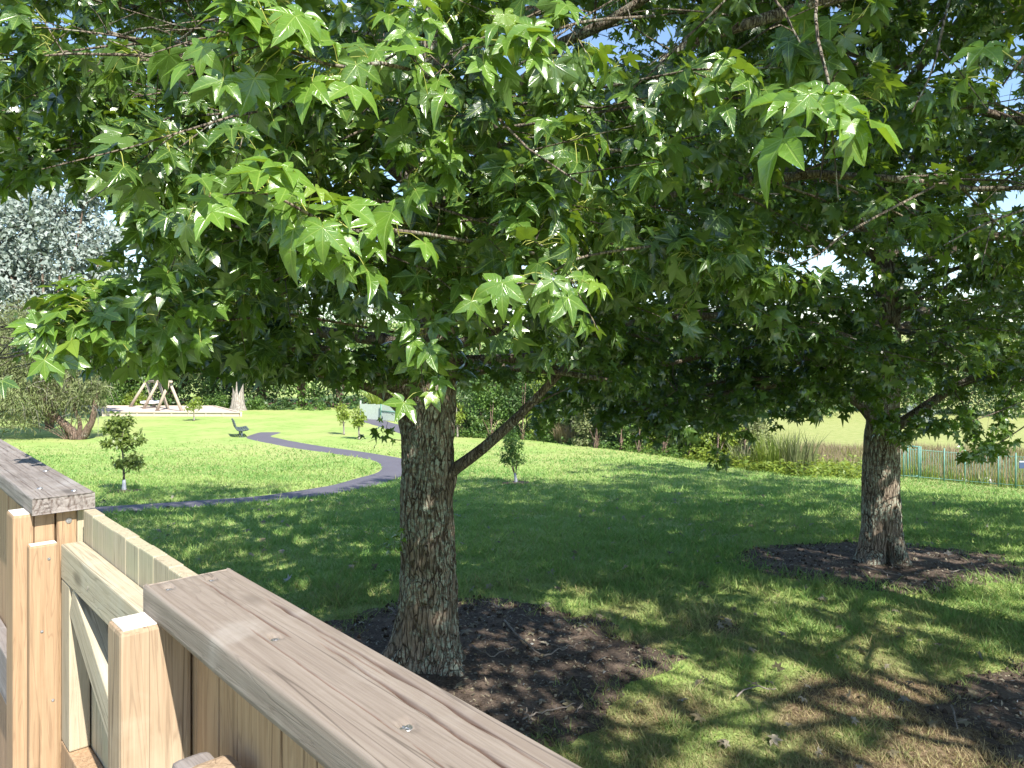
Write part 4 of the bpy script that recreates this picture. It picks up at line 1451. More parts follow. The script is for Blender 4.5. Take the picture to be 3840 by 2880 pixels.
for i, (u, vb, w, h, mat, D) in enumerate(((300, 1528, 55, 60, M_SHRUB, 58.5), (420, 1530, 70, 75, M_SHRUB, 58.8), (505, 1530, 55, 60, M_LIME, 59), (770, 1536, 60, 50, M_SHRUB, 58.5), (830, 1540, 55, 70, M_SHRUB, 58), (960, 1550, 50, 55, M_SHRUB, 57),
                                       (1060, 1552, 60, 45, M_DARK, 57), (1180, 1556, 60, 45, M_SHRUB, 57))):
    b = P(u, vb, D)
    b[2] = float(H(b[0], b[1]))
    lab = ['low glossy shrub at the play area end by the olive bush', 'glossy shrub behind the chip surface', 'bright lime shrub behind the swing seat', 'low shrub behind the last swing leg', 'rounded shrub beside the pale flared trunk',
           'low shrub just past the pale flared trunk', 'dark low shrub along the top of the lawn', 'mid green shrub along the top of the lawn near the gate'][i]
    plant('shrub', lab, 'shrub', b, [(u, vb-h*.55, w*.6, .8), (u-w*.5, vb-h*.35, w*.45, .7), (u+w*.5, vb-h*.35, w*.45, .7)], D, 1500, .17, mat, 350+i, OVAL, None, 1, .03, 'shrubs behind the play area')

# hedge of mixed shrubs across the middle and right
hedge = [
    (1730, 1632, 75, 190, M_DARK, 'dark glossy shrub beside the first trunk at the start of the hedge'),
    (1840, 1645, 95, 230, M_SHRUB, 'speckled green shrub behind the small sapling'),
    (1960, 1648, 80, 300, M_DARK, 'dark shrub in the hedge above the low limb'),
    (2060, 1655, 80, 260, M_LIME, 'pale yellow green shrub high in the hedge'),
    (2140, 1665, 85, 210, M_SHRUB, 'bright leafy green shrub beside the brown grass clump'),
    (2235, 1680, 80, 230, M_OLIVE, 'light olive shrub with fine leaves in the hedge'),
    (2330, 1690, 70, 320, M_DARK, 'dark gap filling shrub in the middle of the hedge'),
    (2395, 1698, 70, 220, M_SHRUB, 'soft grey green weeping shrub in the hedge'),
    (2490, 1708, 95, 300, M_LIME, 'yellow green shrub above the bare forked stems'),
    (2590, 1720, 95, 260, M_SHRUB, 'broad green shrub past the bare forked stems'),
    (2690, 1735, 85, 250, M_LIME, 'sunlit yellow green shrub behind the drooping sprig'),
    (2790, 1740, 85, 230, M_OLIVE, 'dry olive shrub at the reed end of the hedge')]
for i, (u, vb, w, h, mat, lab) in enumerate(hedge):
    b = G(u, vb)
    D = float(b[1])+1.2
    plant('shrub', lab, 'shrub', b, [(u, vb-h*.75, w*.75), (u-w*.45, vb-h*.42, w*.65), (u+w*.45, vb-h*.45, w*.65), (u, vb-w*.35, w*.75, .6), (u-w*.6, vb-w*.3, w*.5, .7), (u+w*.6, vb-w*.3, w*.5, .7), (u+w*.2, vb-h*.95, w*.5)], D, 6500, .15, mat, 370+i, OVAL if i % 3 else NARROW+OVAL, None, 1, .028, 'mixed hedge shrubs')
for i, (u, D, top, r, mat, lab) in enumerate((
        (1800, 52, 1230, 150, M_DARK, 'tall dark tree above the start of the hedge'), (2010, 50, 1200, 160, M_SHRUB, 'tall green tree above the low limb'),
        (2260, 48, 1210, 160, M_DARK, 'tall dark tree above the middle of the hedge'), (2520, 46, 1230, 150, M_SHRUB, 'tall green tree above the forked stems'),
        (2780, 50, 1210, 160, M_DARK, 'tall dark tree above the reed end of the hedge'), (3010, 62, 1230, 160, M_SHRUB, 'tree on the far side of the meadow behind the second trunk'),
        (3260, 66, 1210, 160, M_DARK, 'dark tree across the meadow just past the second trunk'), (3620, 62, 1190, 165, M_DARK, 'dark tree across the meadow above the metal fence'), (3860, 60, 1170, 170, M_SHRUB, 'tree across the meadow above the small sign'), (3440, 64, 1200, 150, M_SHRUB, 'green tree across the meadow behind the small grey shrub'))):
    b = P(u, 1550, D)
    b[2] = float(H(b[0], b[1]))
    plant('background_tree', lab, 'tree', b, [(u, top+90, r*.85), (u-70, top+180, r*.75), (u+70, top+190, r*.75), (u, top+270, r*.75), (u-50, 1500, r*.55), (u+60, 1510, r*.55), (u, 1420, r*.7)], D, 5600, .26, mat, 400+i, OVAL, M_BROWNBARK, 1, .06, 'trees behind the hedge and meadow')
b = G(3440, 1590)
plant('shrub', 'small grey shrub standing alone across the meadow', 'shrub', b, [(3440, 1555, 45), (3410, 1570, 30), (3472, 1572, 30)], float(b[1]), 1400, .16, M_SILVER, 420)

# blades: reeds, dry tussock, flax
def tuft(name, label, cat, base, n, h, w, spread, mat, seed, lean=.5, kind=None):
    rng = np.random.default_rng(seed)
    mb = MB()
    a = rng.uniform(0, 2*np.pi, n)
    r = np.sqrt(rng.random(n))*spread
    p = np.stack([np.cos(a)*r, np.sin(a)*r, np.zeros(n)], -1)
    hh = h*rng.uniform(.55, 1.1, n)
    ld = np.stack([np.cos(a), np.sin(a)], -1)*lean*rng.random((n, 1))+rng.normal(size=(n, 2))*.12
    side = np.stack([-np.sin(a+rng.normal(size=n)), np.cos(a), np.zeros(n)], -1)*w
    tip = p+np.column_stack([ld*hh[:, None], hh])
    mid = p+np.column_stack([ld*hh[:, None]*.35, hh*.6])
    v = np.stack([p-side*.5, p+side*.5, mid-side*.45, mid+side*.45, tip], 1)
    f4 = np.array([(0, 1, 3, 2)])[None]+(np.arange(n)*5)[:, None, None]
    f3 = np.array([(2, 3, 4)])[None]+(np.arange(n)*5)[:, None, None]
    luv = np.zeros((n, 5, 3))
    luv[:, :, 2] = rng.random((n, 1))
    mb.add(v.reshape(-1, 3), f3.reshape(-1, 3), f4.reshape(-1, 4), luv=luv.reshape(-1, 3))
    return tag(link(name, mb.mesh(name, mat), None, [float(c) for c in base]), label, cat, None, kind)

tuft('tussock', 'clump of dry brown grass against the hedge', 'grass clump', G(2145, 1660), 900, .95, .02, .8, M_TAN, 430)
tuft('reed_clump', 'tall yellow green reeds at the end of the hedge', 'reeds', G(2900, 1762), 260, 1.5, .022, .7, M_LIME, 431, .45)
tuft('reed_clump', 'straw coloured reeds beside the taller green ones', 'reeds', G(2985, 1772), 300, 1.5, .03, .6, M_OLIVE, 432, .4)
tuft('flax_plant', 'grey green spiky flax under the hedge end', 'flax', G(2800, 1752), 110, .9, .035, .45, M_OLIVE, 433, .7)
b = P(1425, 1560, 53)
b[2] = float(H(b[0], b[1]))
tuft('palm', 'yellow green palm fronds above the green board fence', 'palm', b, 90, 2.3, .10, .5, M_LIME, 434, .9)

# bare forked stems in the hedge
b = G(2490, 1698)
root = thing('dead_shrub', 'bare pinkish forked stems at the foot of the hedge', 'shrub', b)
rng = np.random.default_rng(440)
st = MB()
for (du, dv) in ((-20, -110), (60, -60), (110, -70), (30, -150), (-70, -70), (150, -110)):
    e = np.array((du/F*b[1], rng.normal()*.2, -dv/F*b[1]))
    st.add(*tube(spline([(0, 0, -.05), (e[0]*.2, 0, e[2]*.35), (e[0]*.7, e[1], e[2]*.7), e], 8), np.linspace(.06, .015, 8), 6))
link('stems', st.mesh('stems', plain('bare_stem', (.42, .30, .25), .8)), root)

# low ground cover along the meadow edge and tall meadow grass
def ground_leaves(name, label, poly_px, n, size, mat, seed, h=.25, shapes=OVAL):
    rng = np.random.default_rng(seed)
    A_, B_ = np.array([G(*q) for q in poly_px[0]]), np.array([G(*q) for q in poly_px[1]])
    m = len(A_)
    s = rng.random(n)*(m-1)
    i = np.minimum(s.astype(int), m-2)
    f = (s-i)[:, None]
    t = rng.random((n, 1))
    p = (A_[i]*(1-f)+A_[i+1]*f)*(1-t)+(B_[i]*(1-f)+B_[i+1]*f)*t
    p[:, 2] = H(p[:, 0], p[:, 1])+rng.random(n)**1.5*h*(.4+fbm(p[:, 0]*1.3, p[:, 1]*1.3, 0, seed))
    N = np.array((0, 0, 1.0))+rng.normal(size=(n, 3))*.5
    mb = MB()
    scatter(mb, p, rng.normal(size=(n, 3))*np.array((1, 1, .4)), N, size*rng.uniform(.6, 1.3, n), rng.random(n), shapes)
    return tag(link(name, mb.mesh(name, mat)), label, None, None, 'stuff')

ground_leaves('ground_cover', 'bright leafy ground cover along the edge of the mown lawn', ([(2560, 1722), (2800, 1765), (3000, 1790), (3250, 1800)], [(2600, 1690), (2800, 1725), (3000, 1740), (3250, 1750)]), 9000, .17, M_LIME, 450, .45)
ground_leaves('ground_cover', 'low green ground cover along the foot of the hedge', ([(1700, 1640), (2000, 1652), (2300, 1688), (2560, 1722)], [(1700, 1630), (2000, 1640), (2300, 1672), (2560, 1700)]), 6000, .14, M_SHRUB, 451, .35)

def field_blades(name, label, poly_px, n, h, w, mat, seed):
    rng = np.random.default_rng(seed)
    A_, B_ = np.array([G(*q) for q in poly_px[0]]), np.array([G(*q) for q in poly_px[1]])
    m = len(A_)
    s = rng.random(n)*(m-1)
    i = np.minimum(s.astype(int), m-2)
    f = (s-i)[:, None]
    t = rng.random((n, 1))
    p = (A_[i]*(1-f)+A_[i+1]*f)*(1-t)+(B_[i]*(1-f)+B_[i+1]*f)*t
    p[:, 2] = H(p[:, 0], p[:, 1])
    a = rng.uniform(0, 6.28, n)
    sd = np.stack([np.cos(a), np.sin(a), 0*a], -1)*w
    hh = h*rng.uniform(.5, 1.2, (n, 1))*(.5+fbm(p[:, 0]*.7, p[:, 1]*.7, 0, seed))[:, None]
    tip = p+np.concatenate([rng.normal(size=(n, 2))*.25*hh, hh], 1)
    v = np.stack([p-sd, p+sd, tip], 1)
    luv = np.zeros((n, 3, 3))
    luv[:, :, 2] = rng.random((n, 1))
    mb = MB().add(v.reshape(-1, 3), np.arange(n*3).reshape(-1, 3), None, luv=luv.reshape(-1, 3))
    return tag(link(name, mb.mesh(name, mat)), label, None, None, 'stuff')

field_blades('tall_grass', 'tall straw coloured grass beyond the metal fence', ([(2960, 1762), (3250, 1772), (3500, 1795), (3900, 1830)], [(2960, 1690), (3250, 1690), (3500, 1690), (3900, 1700)]), 15000, .55, .016, M_TAN, 460)
field_blades('tall_grass', 'green blades mixed into the straw grass', ([(2960, 1762), (3250, 1776), (3500, 1800), (3900, 1838)], [(2960, 1700), (3250, 1700), (3500, 1700), (3900, 1710)]), 10000, .45, .018, M_LIME, 461)

# ------------------------------------------------------------------ young planted trees
def sapling(label, base, D, stem_px, branches, lumps, n, size, mat, seed, guard=True, bark=None, rs=.03, group='young planted trees', shapes=OVAL):
    rng = np.random.default_rng(seed)
    base = np.asarray(base, float)
    root = thing('young_tree', label, 'tree', base, 0, group)
    pts = spline(np.array([P(u, v, D) for u, v in stem_px])-base, 14)
    pts[0] = (0, 0, -.05)
    link('trunk', MB().add(*tube(pts, np.linspace(rs, rs*.35, 14), 8)).mesh('trunk', bark or M_LIMB), root)
    for b in branches:
        q = spline(np.array([P(u, v, D) for u, v in b])-base, 7)
        link('branch', MB().add(*tube(q, np.linspace(rs*.45, rs*.15, 7), 5)).mesh('branch', bark or M_LIMB), root)
    mb = MB()
    foliage(mb, rng, [px_lump(l[0], l[1], l[2], D, base, l[3] if len(l) > 3 else 1) for l in lumps], n, size, shapes, .5, 9, .22, .25)
    tag(link('crown', mb.mesh('crown', mat), root), None, kind='stuff')
    if guard:
        g = tube([(0, 0, -.03), (0, 0, .06), (pts[2][0], pts[2][1], .20), (pts[3][0], pts[3][1], .27)], [rs*1.9, rs*1.6, rs*1.25, rs*1.15], 12)
        link('trunk_guard', MB().add(*g).mesh('trunk_guard', M_GUARD), root)
    return root

def soil_patch(label, c, r, seed):
    na, nr = 36, 6
    rr = np.linspace(0, 1, nr)[:, None]
    aa = (np.arange(na)/na*2*np.pi)[None, :]
    q = r*rr*(1+.35*(vnoise(np.cos(aa)*2+seed, np.sin(aa)*2, 0, seed)-.5))
    x, y = c[0]+q*np.cos(aa), c[1]+q*np.sin(aa)
    z = H(x, y)+.03-.05*sstep(.75, 1, rr)
    i = np.arange(nr-1)[:, None]*na
    j = np.arange(na)[None, :]
    f = np.stack([i+j, i+na+j, i+na+(j+1) % na, i+(j+1) % na], -1).reshape(-1, 4)
    tag(link('soil', MB().add(np.stack([x, y, z], -1).reshape(-1, 3), None, f).mesh('soil', M_SOIL)), label, None, None, 'structure')

b = G(465, 1842)
D = float(b[1])
soil_patch('soil ring round the broad leaved young tree', b, .42, 3)
sapling('broad leaved young tree with tiered crown standing in the lawn beyond the fence', b, D,
        [(467, 1845), (465, 1800), (463, 1740), (460, 1690), (458, 1630), (462, 1580)],
        [[(468, 1775), (485, 1762), (500, 1745), (508, 1728)], [(460, 1700), (445, 1660), (425, 1610)], [(461, 1690), (490, 1665), (520, 1640)], [(464, 1760), (450, 1750), (436, 1740)]],
        [(440, 1585, 38, .7), (475, 1575, 26, .8), (405, 1605, 24, .7), (450, 1640, 34, .7), (515, 1640, 26, .9), (405, 1660, 16, .7), (470, 1665, 34, .6), (440, 1735, 22, .7), (500, 1730, 32, .6), (520, 1710, 14, .7)],
        1500, .11, M_YOUNG, 500, True, None, .032)
b = G(1935, 1812)
D = float(b[1])
soil_patch('soil ring round the narrow leaved young tree', b, .42, 4)
sapling('narrow leaved young tree on the lawn under the low limb', b, D,
        [(1935, 1815), (1930, 1780), (1922, 1745), (1916, 1700), (1918, 1650)],
        [[(1932, 1785), (1938, 1750), (1942, 1715)], [(1930, 1780), (1920, 1755), (1905, 1720)], [(1935, 1785), (1936, 1740), (1934, 1690)]],
        [(1918, 1660, 34), (1900, 1690, 30), (1940, 1690, 30), (1920, 1640, 26), (1890, 1715, 22), (1945, 1725, 24), (1955, 1665, 14), (1915, 1720, 28)],
        1100, .095, M_SHRUB, 501, True, M_BROWNBARK, .026, shapes=NARROW+OVAL)
for (u, vb, top, w, lab, seed) in ((728, 1579, 1485, 34, 'lime green young tree in front of the play area edge', 502), (1290, 1631, 1510, 26, 'pale stemmed young tree, the farther one left of the first trunk', 503),
                                   (1347, 1649, 1530, 30, 'lime green young tree nearest the first trunk', 504), (1716, 1640, 1510, 32, 'lime green young tree against the hedge just past the first trunk', 505)):
    b = G(u, vb)
    sapling(lab, b, float(b[1]), [(u, vb), (u-1, vb-30), (u-3, (vb+top)/2), (u-4, top+15)], [[(u-1, vb-40), (u+8, vb-55), (u+15, vb-62)]],
            [(u-4, top+25, w*.8), (u-10, (top+vb)/2-8, w*.75, .8), (u+9, (top+vb)/2-15, w*.7, .8)], 420, .15, M_LIME, seed, False, M_PALE, .05)

# ------------------------------------------------------------------ play area
Zp = float(H(-23, 53))
FL, FR, BR, BL = np.array((-27.7, 51.5)), np.array((-18.2, 51.0)), np.array((-22.0, 56.2)), np.array((-32.0, 56.4))
pl = thing('play_area', 'raised bark filled play area with pale timber edging', 'play area', (FL[0], FL[1], Zp))
def beam(parent, name, a, b, h, w, mat, z):
    a, b = np.asarray(a, float), np.asarray(b, float)
    L = np.linalg.norm(b-a)
    o = link(name, box_mesh(L, w, h, mat, .008), parent, (*((a+b)/2-FL), z), (0, 0, math.atan2(*(b-a)[::-1])))
    return o
top = .33
for a, b in ((FL, FR), (FR, BR), (BR, BL), (BL, FL)):
    beam(pl, 'edge_cap', a, b, .07, .20, M_EDGING, top-.03)
    m = int(np.linalg.norm(b-a)/1.15)
    for i in range(m):
        q0, q1 = a+(b-a)*(i/m), a+(b-a)*((i+.92)/m)
        beam(pl, 'edge_board', q0, q1, .24, .05, M_EDGING if (a is FL) else M_BENCH if (a is BL) else M_EDGING, top-.20)
        beam(pl, 'edge_post', q0-(b-a)/np.linalg.norm(b-a)*.06, q0+(b-a)/np.linalg.norm(b-a)*.06, .30, .12, M_EDGING, top-.22)
gu, gv = np.meshgrid(np.linspace(.01, .99, 60), np.linspace(.01, .99, 40))
q = (FL[None, None]*(1-gu[..., None])+FR[None, None]*gu[..., None])*(1-gv[..., None])+(BL[None, None]*(1-gu[..., None])+BR[None, None]*gu[..., None])*gv[..., None]-FL
zz = top-.045+.05*(fbm(q[..., 0]*3, q[..., 1]*3, 0, 71)-.5)
ia = (np.arange(39)[:, None]*60+np.arange(59)[None, :]).ravel()
link('bark_surface', MB().add(np.stack([q[..., 0], q[..., 1], zz], -1).reshape(-1, 3), None, np.stack([ia, ia+1, ia+61, ia+60], -1)).mesh('bark', M_CHIPPALE), pl)

sw = thing('swing_set', 'timber pole swing set with a white basket seat on the play area', 'swing', (-24.0, 53.5, Zp+.3))
S0 = np.array((-24.0, 53.5, Zp+.3))
apex = []
for (la, lb, D, apx) in (((587, 1544), (682, 1546), 52.4, (636, 1432)), ((537, 1536), (630, 1537), 54.2, (594, 1430)), ((487, 1529), (580, 1530), 55.8, (548, 1430))):
    A_ = P(*apx, D)
    apex.append(A_-S0)
    for q in (la, lb):
        b = P(*q, D)
        b[2] = S0[2]-.05
        link('leg', MB().add(*tube([b-S0, (b+A_)/2-S0, A_-S0+(A_-b)*.02], [.105, .10, .095], 10)).mesh('leg', M_POLE), sw)
link('beam', MB().add(*tube([apex[0]+(apex[0]-apex[2])*.08, apex[1], apex[2]+(apex[2]-apex[0])*.08], .09, 10)).mesh('beam', M_POLE), sw)
mid = (apex[1]+apex[2])*.5
sc_ = P(565, 1508, 55)-S0
th = np.linspace(0, 2*np.pi, 25)
ring = np.stack([sc_[0]+.62*np.cos(th), sc_[1]+.62*np.sin(th), np.full(25, sc_[2])], -1)
seat = link('seat', MB().add(*tube(ring, .09, 8, False)).mesh('seat', M_WHITE), sw)
nv = []
mbn = MB()
for i in range(-4, 5):
    o = i*.13
    e = math.sqrt(max(.0, .6**2-o*o))
    mbn.add(*tube([(sc_[0]-e, sc_[1]+o, sc_[2]), (sc_[0], sc_[1]+o, sc_[2]-.12), (sc_[0]+e, sc_[1]+o, sc_[2])], .018, 4))
    mbn.add(*tube([(sc_[0]+o, sc_[1]-e, sc_[2]), (sc_[0]+o, sc_[1], sc_[2]-.12), (sc_[0]+o, sc_[1]+e, sc_[2])], .018, 4))
link('net', mbn.mesh('net', M_BLACK), seat)
for sx, sy in ((-1, -1), (1, -1), (-1, 1), (1, 1)):
    link('chain', MB().add(*tube([(sc_[0]+sx*.45, sc_[1]+sy*.45, sc_[2]), mid+np.array((0, sy*.3, -.05))], .014, 5)).mesh('chain', M_BLACK), sw)

# ------------------------------------------------------------------ bench, seen from its end
b = G(902, 1637)
bench = thing('park_bench', 'dark slatted park bench on a pedestal beside the path end', 'bench', b, math.radians(24))
prof = [(-.34, .80, 75), (-.31, .70, 75), (-.28, .60, 74), (-.25, .50, 72), (-.20, .415, 50), (-.11, .375, 12), (0.0, .365, 0), (.11, .37, -3), (.22, .385, -8), (.32, .40, -8)]
slat = box_mesh(.088, 1.75, .035, M_BENCH, .006)
for (x, z, a) in prof:
    link('slat', slat, bench, (x, .2, z), (0, -math.radians(a), 0))
for y in (-.5, .8):
    fr = np.array([(x+.02*math.sin(math.radians(a)), y, z-.035) for x, z, a in prof])
    link('frame', MB().add(*tube(spline(fr, 24), .028, 8)).mesh('frame', M_BENCH), bench)
    link('leg', MB().add(*tube([(.02, y, -.05), (.02, y, .34)], [.05, .045], 10)).mesh('leg', M_BENCH), bench)
    link('foot_plate', box_mesh(.32, .12, .03, M_BENCH, .004), bench, (.04, y, .015))

# ------------------------------------------------------------------ green board fence and gate on the left skyline
def lerp_fence(pxs, n):
    pts = np.array([G(*q) for q in pxs])
    d = np.concatenate([[0], np.cumsum(np.linalg.norm(np.diff(pts[:, :2], axis=0), axis=1))])
    s = np.linspace(0, d[-1], n)
    return np.column_stack([np.interp(s, d, pts[:, k]) for k in range(3)]), d[-1]

pts, L = lerp_fence([(1352, 1572), (1425, 1576)], 10)
gf = thing('board_fence', 'pale green board fence at the end of the straight path', 'fence', pts[0])
ang = math.atan2(pts[-1][1]-pts[0][1], pts[-1][0]-pts[0][0])
wd = L/9
bm_ = box_mesh(wd*.94, .03, 1.02, M_GREENBOARD, .004)
for i in range(9):
    c = (pts[i]+pts[i+1])/2-pts[0]
    link('board', bm_, gf, (c[0], c[1], .50+.02*R(-1, 1)+c[2]), (0, 0, ang))
link('post', box_mesh(.09, .09, 1.25, M_GREENBOARD, .005), gf, (0, .06, .58))
pts, L = lerp_fence([(1429, 1577), (1492, 1582)], 7)
gg = thing('board_gate', 'green board gate with dark handle beside the board fence', 'gate', pts[0])
ang = math.atan2(pts[-1][1]-pts[0][1], pts[-1][0]-pts[0][0])
bm_ = box_mesh(L/6*.95, .03, 1.0, M_GREENBOARD, .004)
for i in range(6):
    c = (pts[i]+pts[i+1])/2-pts[0]
    link('board', bm_, gg, (c[0], c[1], .52+c[2]), (0, 0, ang))
link('gate_frame', MB().add(*tube([(0, -.05, .0), (0, -.05, 1.05)], .03, 6)).add(*tube([(0, -.05, .62), ((pts[-1]-pts[0])[0], (pts[-1]-pts[0])[1]-.05, .62)], .025, 6)).mesh('gate_frame', M_GREENPAINT), gg)
link('handle', MB().add(*tube([(.12, -.09, .12), (.12, -.13, .2), (.12, -.09, .3)], .02, 6)).mesh('handle', M_BLACK), gg)

# ------------------------------------------------------------------ green metal fence on the right
pts, L = lerp_fence([(3330, 1788), (3600, 1812), (4000, 1846)], 66)
mf = thing('metal_fence', 'green metal bar fence at the edge of the meadow', 'fence', pts[0])
pale = MB().add(*tube([(0, 0, .03), (0, 0, 1.14)], .0062, 5)).mesh('pale', M_GREENPAINT)
postm = MB().add(*tube([(0, 0, -.05), (0, 0, 1.24)], .021, 8)).mesh('post', M_GREENPAINT)
for i in range(66):
    c = pts[i]-pts[0]
    link('pale', pale, mf, c)
for u in (3390, 3445, 3540, 3620, 3738, 3805, 3900):
    k_ = int(np.argmin(np.abs(1920+F*pts[:, 0]/pts[:, 1]-u)))
    link('post', postm, mf, pts[k_]-pts[0]+np.array((.01, -.03, 0)))
for zz_ in (.1, 1.1):
    link('rail', MB().add(*tube(pts-pts[0]+np.array((0, -.012, zz_)), .009, 5)).mesh('rail', M_GREENPAINT), mf)
gp = np.array([G(3398, 1788), G(3446, 1794)])
gl = thing('metal_gate', 'bright green metal gate standing in the bar fence beside the second trunk', 'gate', gp[0])
q = gp-gp[0]+np.array((0, -.12, 0))
link('gate_frame', MB().add(*tube([q[0]+(0, 0, .06), q[0]+(0, 0, 1.22)], .028, 6)).add(*tube([q[1]+(0, 0, .06), q[1]+(0, 0, 1.22)], .028, 6)).add(*tube([q[0]+(0, 0, 1.2), q[1]+(0, 0, 1.2)], .024, 6)).add(*tube([q[0]+(0, 0, .1), q[1]+(0, 0, .1)], .024, 6)).mesh('gate_frame', M_GREENPAINT), gl)
for i in range(1, 5):
    p_ = q[0]+(q[1]-q[0])*(i/5)
    link('bar', MB().add(*tube([p_+np.array((0, 0, .1)), p_+np.array((0, 0, 1.2))], .010, 5)).mesh('bar', M_GREENPAINT), gl)
sp_ = P(3842, 1742, 23.6)
sg = thing('sign', 'small dark blue sign on a post at the edge of the metal fence', 'sign', (sp_[0], sp_[1], float(H(sp_[0], sp_[1]))))
hz = sp_[2]-float(H(sp_[0], sp_[1]))
link('board', box_mesh(.34, .02, .24, M_SIGN, .004), sg, (0, 0, hz))
link('stripe', box_mesh(.33, .004, .03, M_WHITE, 0), sg, (0, -.0125, hz+.09))
link('post', MB().add(*tube([(.05, .03, -.05), (.05, .03, hz+.1)], .025, 6)).mesh('post', M_GREENPAINT), sg)
def rock(name, label, c, r, seed):
    bm = bmesh.new()
    bmesh.ops.create_icosphere(bm, subdivisions=2, radius=1)
    rg = random.Random(seed)
    for v in bm.verts:
        n = v.co.normalized()
        v.co = Vector((n.x*r*1.2, n.y*r, n.z*r*.75))*(1+.22*math.sin(n.x*5+seed)*math.cos(n.y*4+seed*2)+rg.uniform(-.06, .06))
    me = bpy.data.meshes.new(name)
    bm.to_mesh(me)
    bm.free()
    me.materials.append(M_STONE)
    tag(link(name, me, None, (c[0], c[1], c[2]+r*.3)), label, 'stone')
rock('white_stone', 'small white stone at the foot of the metal fence, middle of the row', G(3608, 1806), .14, 3)
rock('white_stone', 'larger white stone at the foot of the metal fence towards the sign', G(3702, 1812), .19, 5)

# ------------------------------------------------------------------ litter on the ground
rng = np.random.default_rng(600)
ch, pods = MB(), MB()
sph = bmesh.new()
bmesh.ops.create_icosphere(sph, subdivisions=1, radius=1)
SV = np.array([v.co[:] for v in sph.verts])
SF = np.array([[v.index for v in f.verts] for f in sph.faces])
sph.free()
SV = SV*np.where(np.arange(len(SV)) % 2, 1.25, .85)[:, None]
for (cx, cy, rx, ry, sd), nch, npod in zip(BEDS, (5200, 3000, 3600), (520, 260, 420)):
    a, r = rng.uniform(0, 6.283, nch), np.sqrt(rng.random(nch))*1.15
    x, y = cx+rx*r*np.cos(a), cy+ry*r*np.sin(a)
    kp = bedval(x, y) < .0
    x, y = x[kp], y[kp]
    n = len(x)
    p = np.stack([x, y, H(x, y)+.018+.012*rng.random(n)], -1)
    p[:, 2] += -.02*sstep(-.3, .05, bedval(x, y))
    scatter(ch, p, rng.normal(size=(n, 3))*np.array((1, 1, .35)), np.array((0, 0, 1.0))+rng.normal(size=(n, 3))*.5, rng.uniform(.012, .05, n), rng.random(n), NARROW+OVAL)
    a, r = rng.uniform(0, 6.283, npod), rng.random(npod)**.4*1.2
    x, y = cx+rx*r*np.cos(a), cy+ry*r*np.sin(a)
    for xx, yy in zip(x, y):
        if bedval(xx, yy) < .0:
            pods.add(SV*rng.uniform(.013, .02)+np.array((xx, yy, float(H(xx, yy))+.020)), SF)
tag(link('bark_litter', ch.mesh('bark_litter', M_FALLEN)), 'small bark and leaf scraps on the bare soil', None, None, 'stuff')
tag(link('seed_pods', pods.mesh('seed_pods', M_POD, False)), 'dark spiky seed balls lying on the bare soil', None, None, 'stuff')

def ground_twig(label, pxs, r):
    pts = np.array([G(*q) for q in pxs])
    c = pts[0].copy()
    pts = spline(pts, 12)
    rg = np.random.default_rng(int(pxs[0][0]))
    pts[:, 2] = H(pts[:, 0], pts[:, 1])+.03+r+.012*np.abs(rg.normal(size=12))
    pts[:, :2] += rg.normal(size=(12, 2))*.006
    mb = MB().add(*tube(pts-c, np.linspace(r, r*.5, 12), 6))
    k = 7
    e = pts[k]+np.array((rg.normal()*.07, rg.normal()*.07, .02))
    mb.add(*tube([pts[k]-c, (pts[k]+e)/2-c, e-c], [r*.6, r*.5, r*.3], 4))
    tag(link('fallen_twig', mb.mesh('fallen_twig', M_TWIG), None, [float(x) for x in c]), label, 'twig', 'fallen twigs')

for lab, pxs, r in (
        ('pale curved fallen twig against the foot of the first trunk', [(1772, 2442), (1830, 2482), (1880, 2470), (1925, 2452)], .009),
        ('long straight fallen twig on the soil to one side of the first trunk', [(1888, 2345), (1950, 2410), (2022, 2474)], .012),
        ('fallen twig on the soil ending near the grass edge', [(2040, 2482), (2110, 2462), (2170, 2436)], .009),
        ('fallen twig lying on the soil behind the first trunk', [(1812, 2272), (1850, 2285), (1890, 2298)], .009),
        ('fallen twig beside the first trunk on the rail side', [(1456, 2292), (1478, 2315), (1486, 2330)], .010),
        ('fallen twig at the front edge of the soil near the rail', [(1960, 2722), (2060, 2690), (2160, 2668)], .008),
        ('short upright leaning twig near the rail on the soil', [(1965, 2680), (1985, 2720), (1992, 2745)], .008),
        ('small pale fallen twig at the outer edge of the soil', [(2186, 2668), (2172, 2685), (2160, 2700)], .008),
        ('grey fallen twig in the thin grass', [(2762, 2640), (2800, 2608), (2870, 2604), (2910, 2612)], .009),
        ('fallen twig across the front of the farther soil oval', [(3240, 2140), (3300, 2160), (3390, 2172)], .012),
        ('fallen twig on the farther soil oval towards the first trunk', [(2880, 2070), (2930, 2080), (2990, 2072)], .010),
        ('thin fallen twig beside the farther trunk hollows', [(3330, 2100), (3342, 2130), (3346, 2150)], .008),
        ('fallen twig at the outer end of the farther soil oval', [(3560, 2160), (3640, 2150), (3700, 2166)], .010),
        ('fallen twig in the dry patch at the frame edge', [(3570, 2680), (3580, 2730), (3600, 2760)], .009)):
    ground_twig(lab, pxs, r*.8)

fl = MB()
n = 520
D = rng.uniform(4.4, 17, n)
x = rng.uniform(-.7, .72, n)*D
p = np.stack([x, D, H(x, D)+.035], -1)
scatter(fl, p, rng.normal(size=(n, 3))*np.array((1, 1, .25)), np.array((0, 0, 1.0))+rng.normal(size=(n, 3))*.45, rng.uniform(.035, .085, n), rng.random(n), STAR1)
tag(link('fallen_leaves', fl.mesh('fallen_leaves', M_FALLEN)), 'curled dead leaves scattered over the grass', None, None, 'stuff')

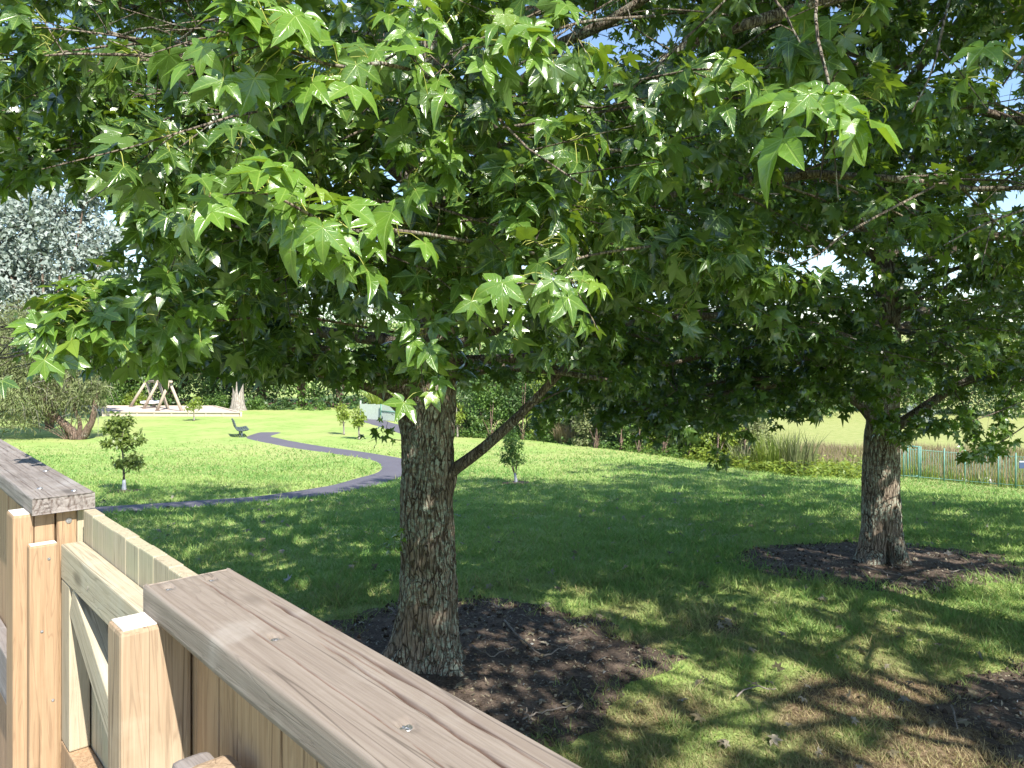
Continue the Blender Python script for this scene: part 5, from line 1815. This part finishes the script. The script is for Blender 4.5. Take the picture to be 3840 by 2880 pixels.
# ------------------------------------------------------------------ grass blades
def blades(name, label, d0, d1, n, h, w, seed, edge=.76):
    """one sheet of blades, finer near the camera, thinning out with distance"""
    rng = np.random.default_rng(seed)
    D = d0*(d1/d0)**(rng.random(n)**1.08)
    x = rng.uniform(-edge, edge, n)*D
    b = bedval(x, D)
    dry = dryness(x, D)
    dn = fbm(x*2.3, D*2.3, 0, 33)
    inb = sstep(-.30, .14, b+.22*(vnoise(x*13, D*13, 0, 9)-.5)+.16*(vnoise(x*4, D*4, 0, 10)-.5))
    kp = (rng.random(n) < inb) & (rng.random(n) > np.clip(dry*.7-.1, 0, .7)) & (rng.random(n) < .5+.9*dn) & (rng.random(n) > sstep(d1*.6, d1, D))
    ix = np.where(kp & (D > 11))[0]
    for c, hw in PATHS:
        for j in range(0, len(ix), 20000):
            q = ix[j:j+20000]
            d2 = (x[q][:, None]-c[None, :, 0])**2+(D[q][:, None]-c[None, :, 1])**2
            kp[q] &= d2.min(1) > (hw-.03)**2
    x, D, dry, dn, inb = x[kp], D[kp], dry[kp], dn[kp], inb[kp]
    n = len(x)
    p = np.stack([x, D, H(x, D)-.004], -1)
    a = rng.uniform(0, 6.283, n)
    g = (D/6.0)[:, None]
    sd = np.stack([np.cos(a), np.sin(a), 0*a], -1)*w*rng.uniform(.6, 1.3, (n, 1))*np.maximum(.8, g)
    tuftn = sstep(.52, .75, fbm(x*5.5, D*5.5, 0, 36))
    hh = h*(.4+1.1*rng.random((n, 1))**1.6)*(.45+.85*dn+.9*tuftn)[:, None]*(1-.35*dry[:, None])*np.clip(g, .9, 1.35)
    ln = rng.normal(size=(n, 2))*.7*hh
    tip = p+np.concatenate([ln, hh*.95], 1)
    v = np.stack([p-sd*.5, p+sd*.5, tip], 1)
    dd = np.clip(dry*1.2+.5*(rng.random(n) < .12+.28*sstep(9, 4, D)), 0, 1)
    mb = MB().add(v.reshape(-1, 3), np.arange(n*3).reshape(-1, 3), None, dry=np.repeat(dd, 3), rnd=np.repeat(np.clip(.65*rng.random(n)+1.3*(fbm(x*.55, D*.55, 0, 35)-.36), 0, 1), 3))
    tag(link(name, mb.mesh(name, M_BLADE)), label, None, None, 'stuff')

blades('grass', 'short mown grass blades all over the lawn', 4.0, 38.0, 500000, .052, .0095, 700)
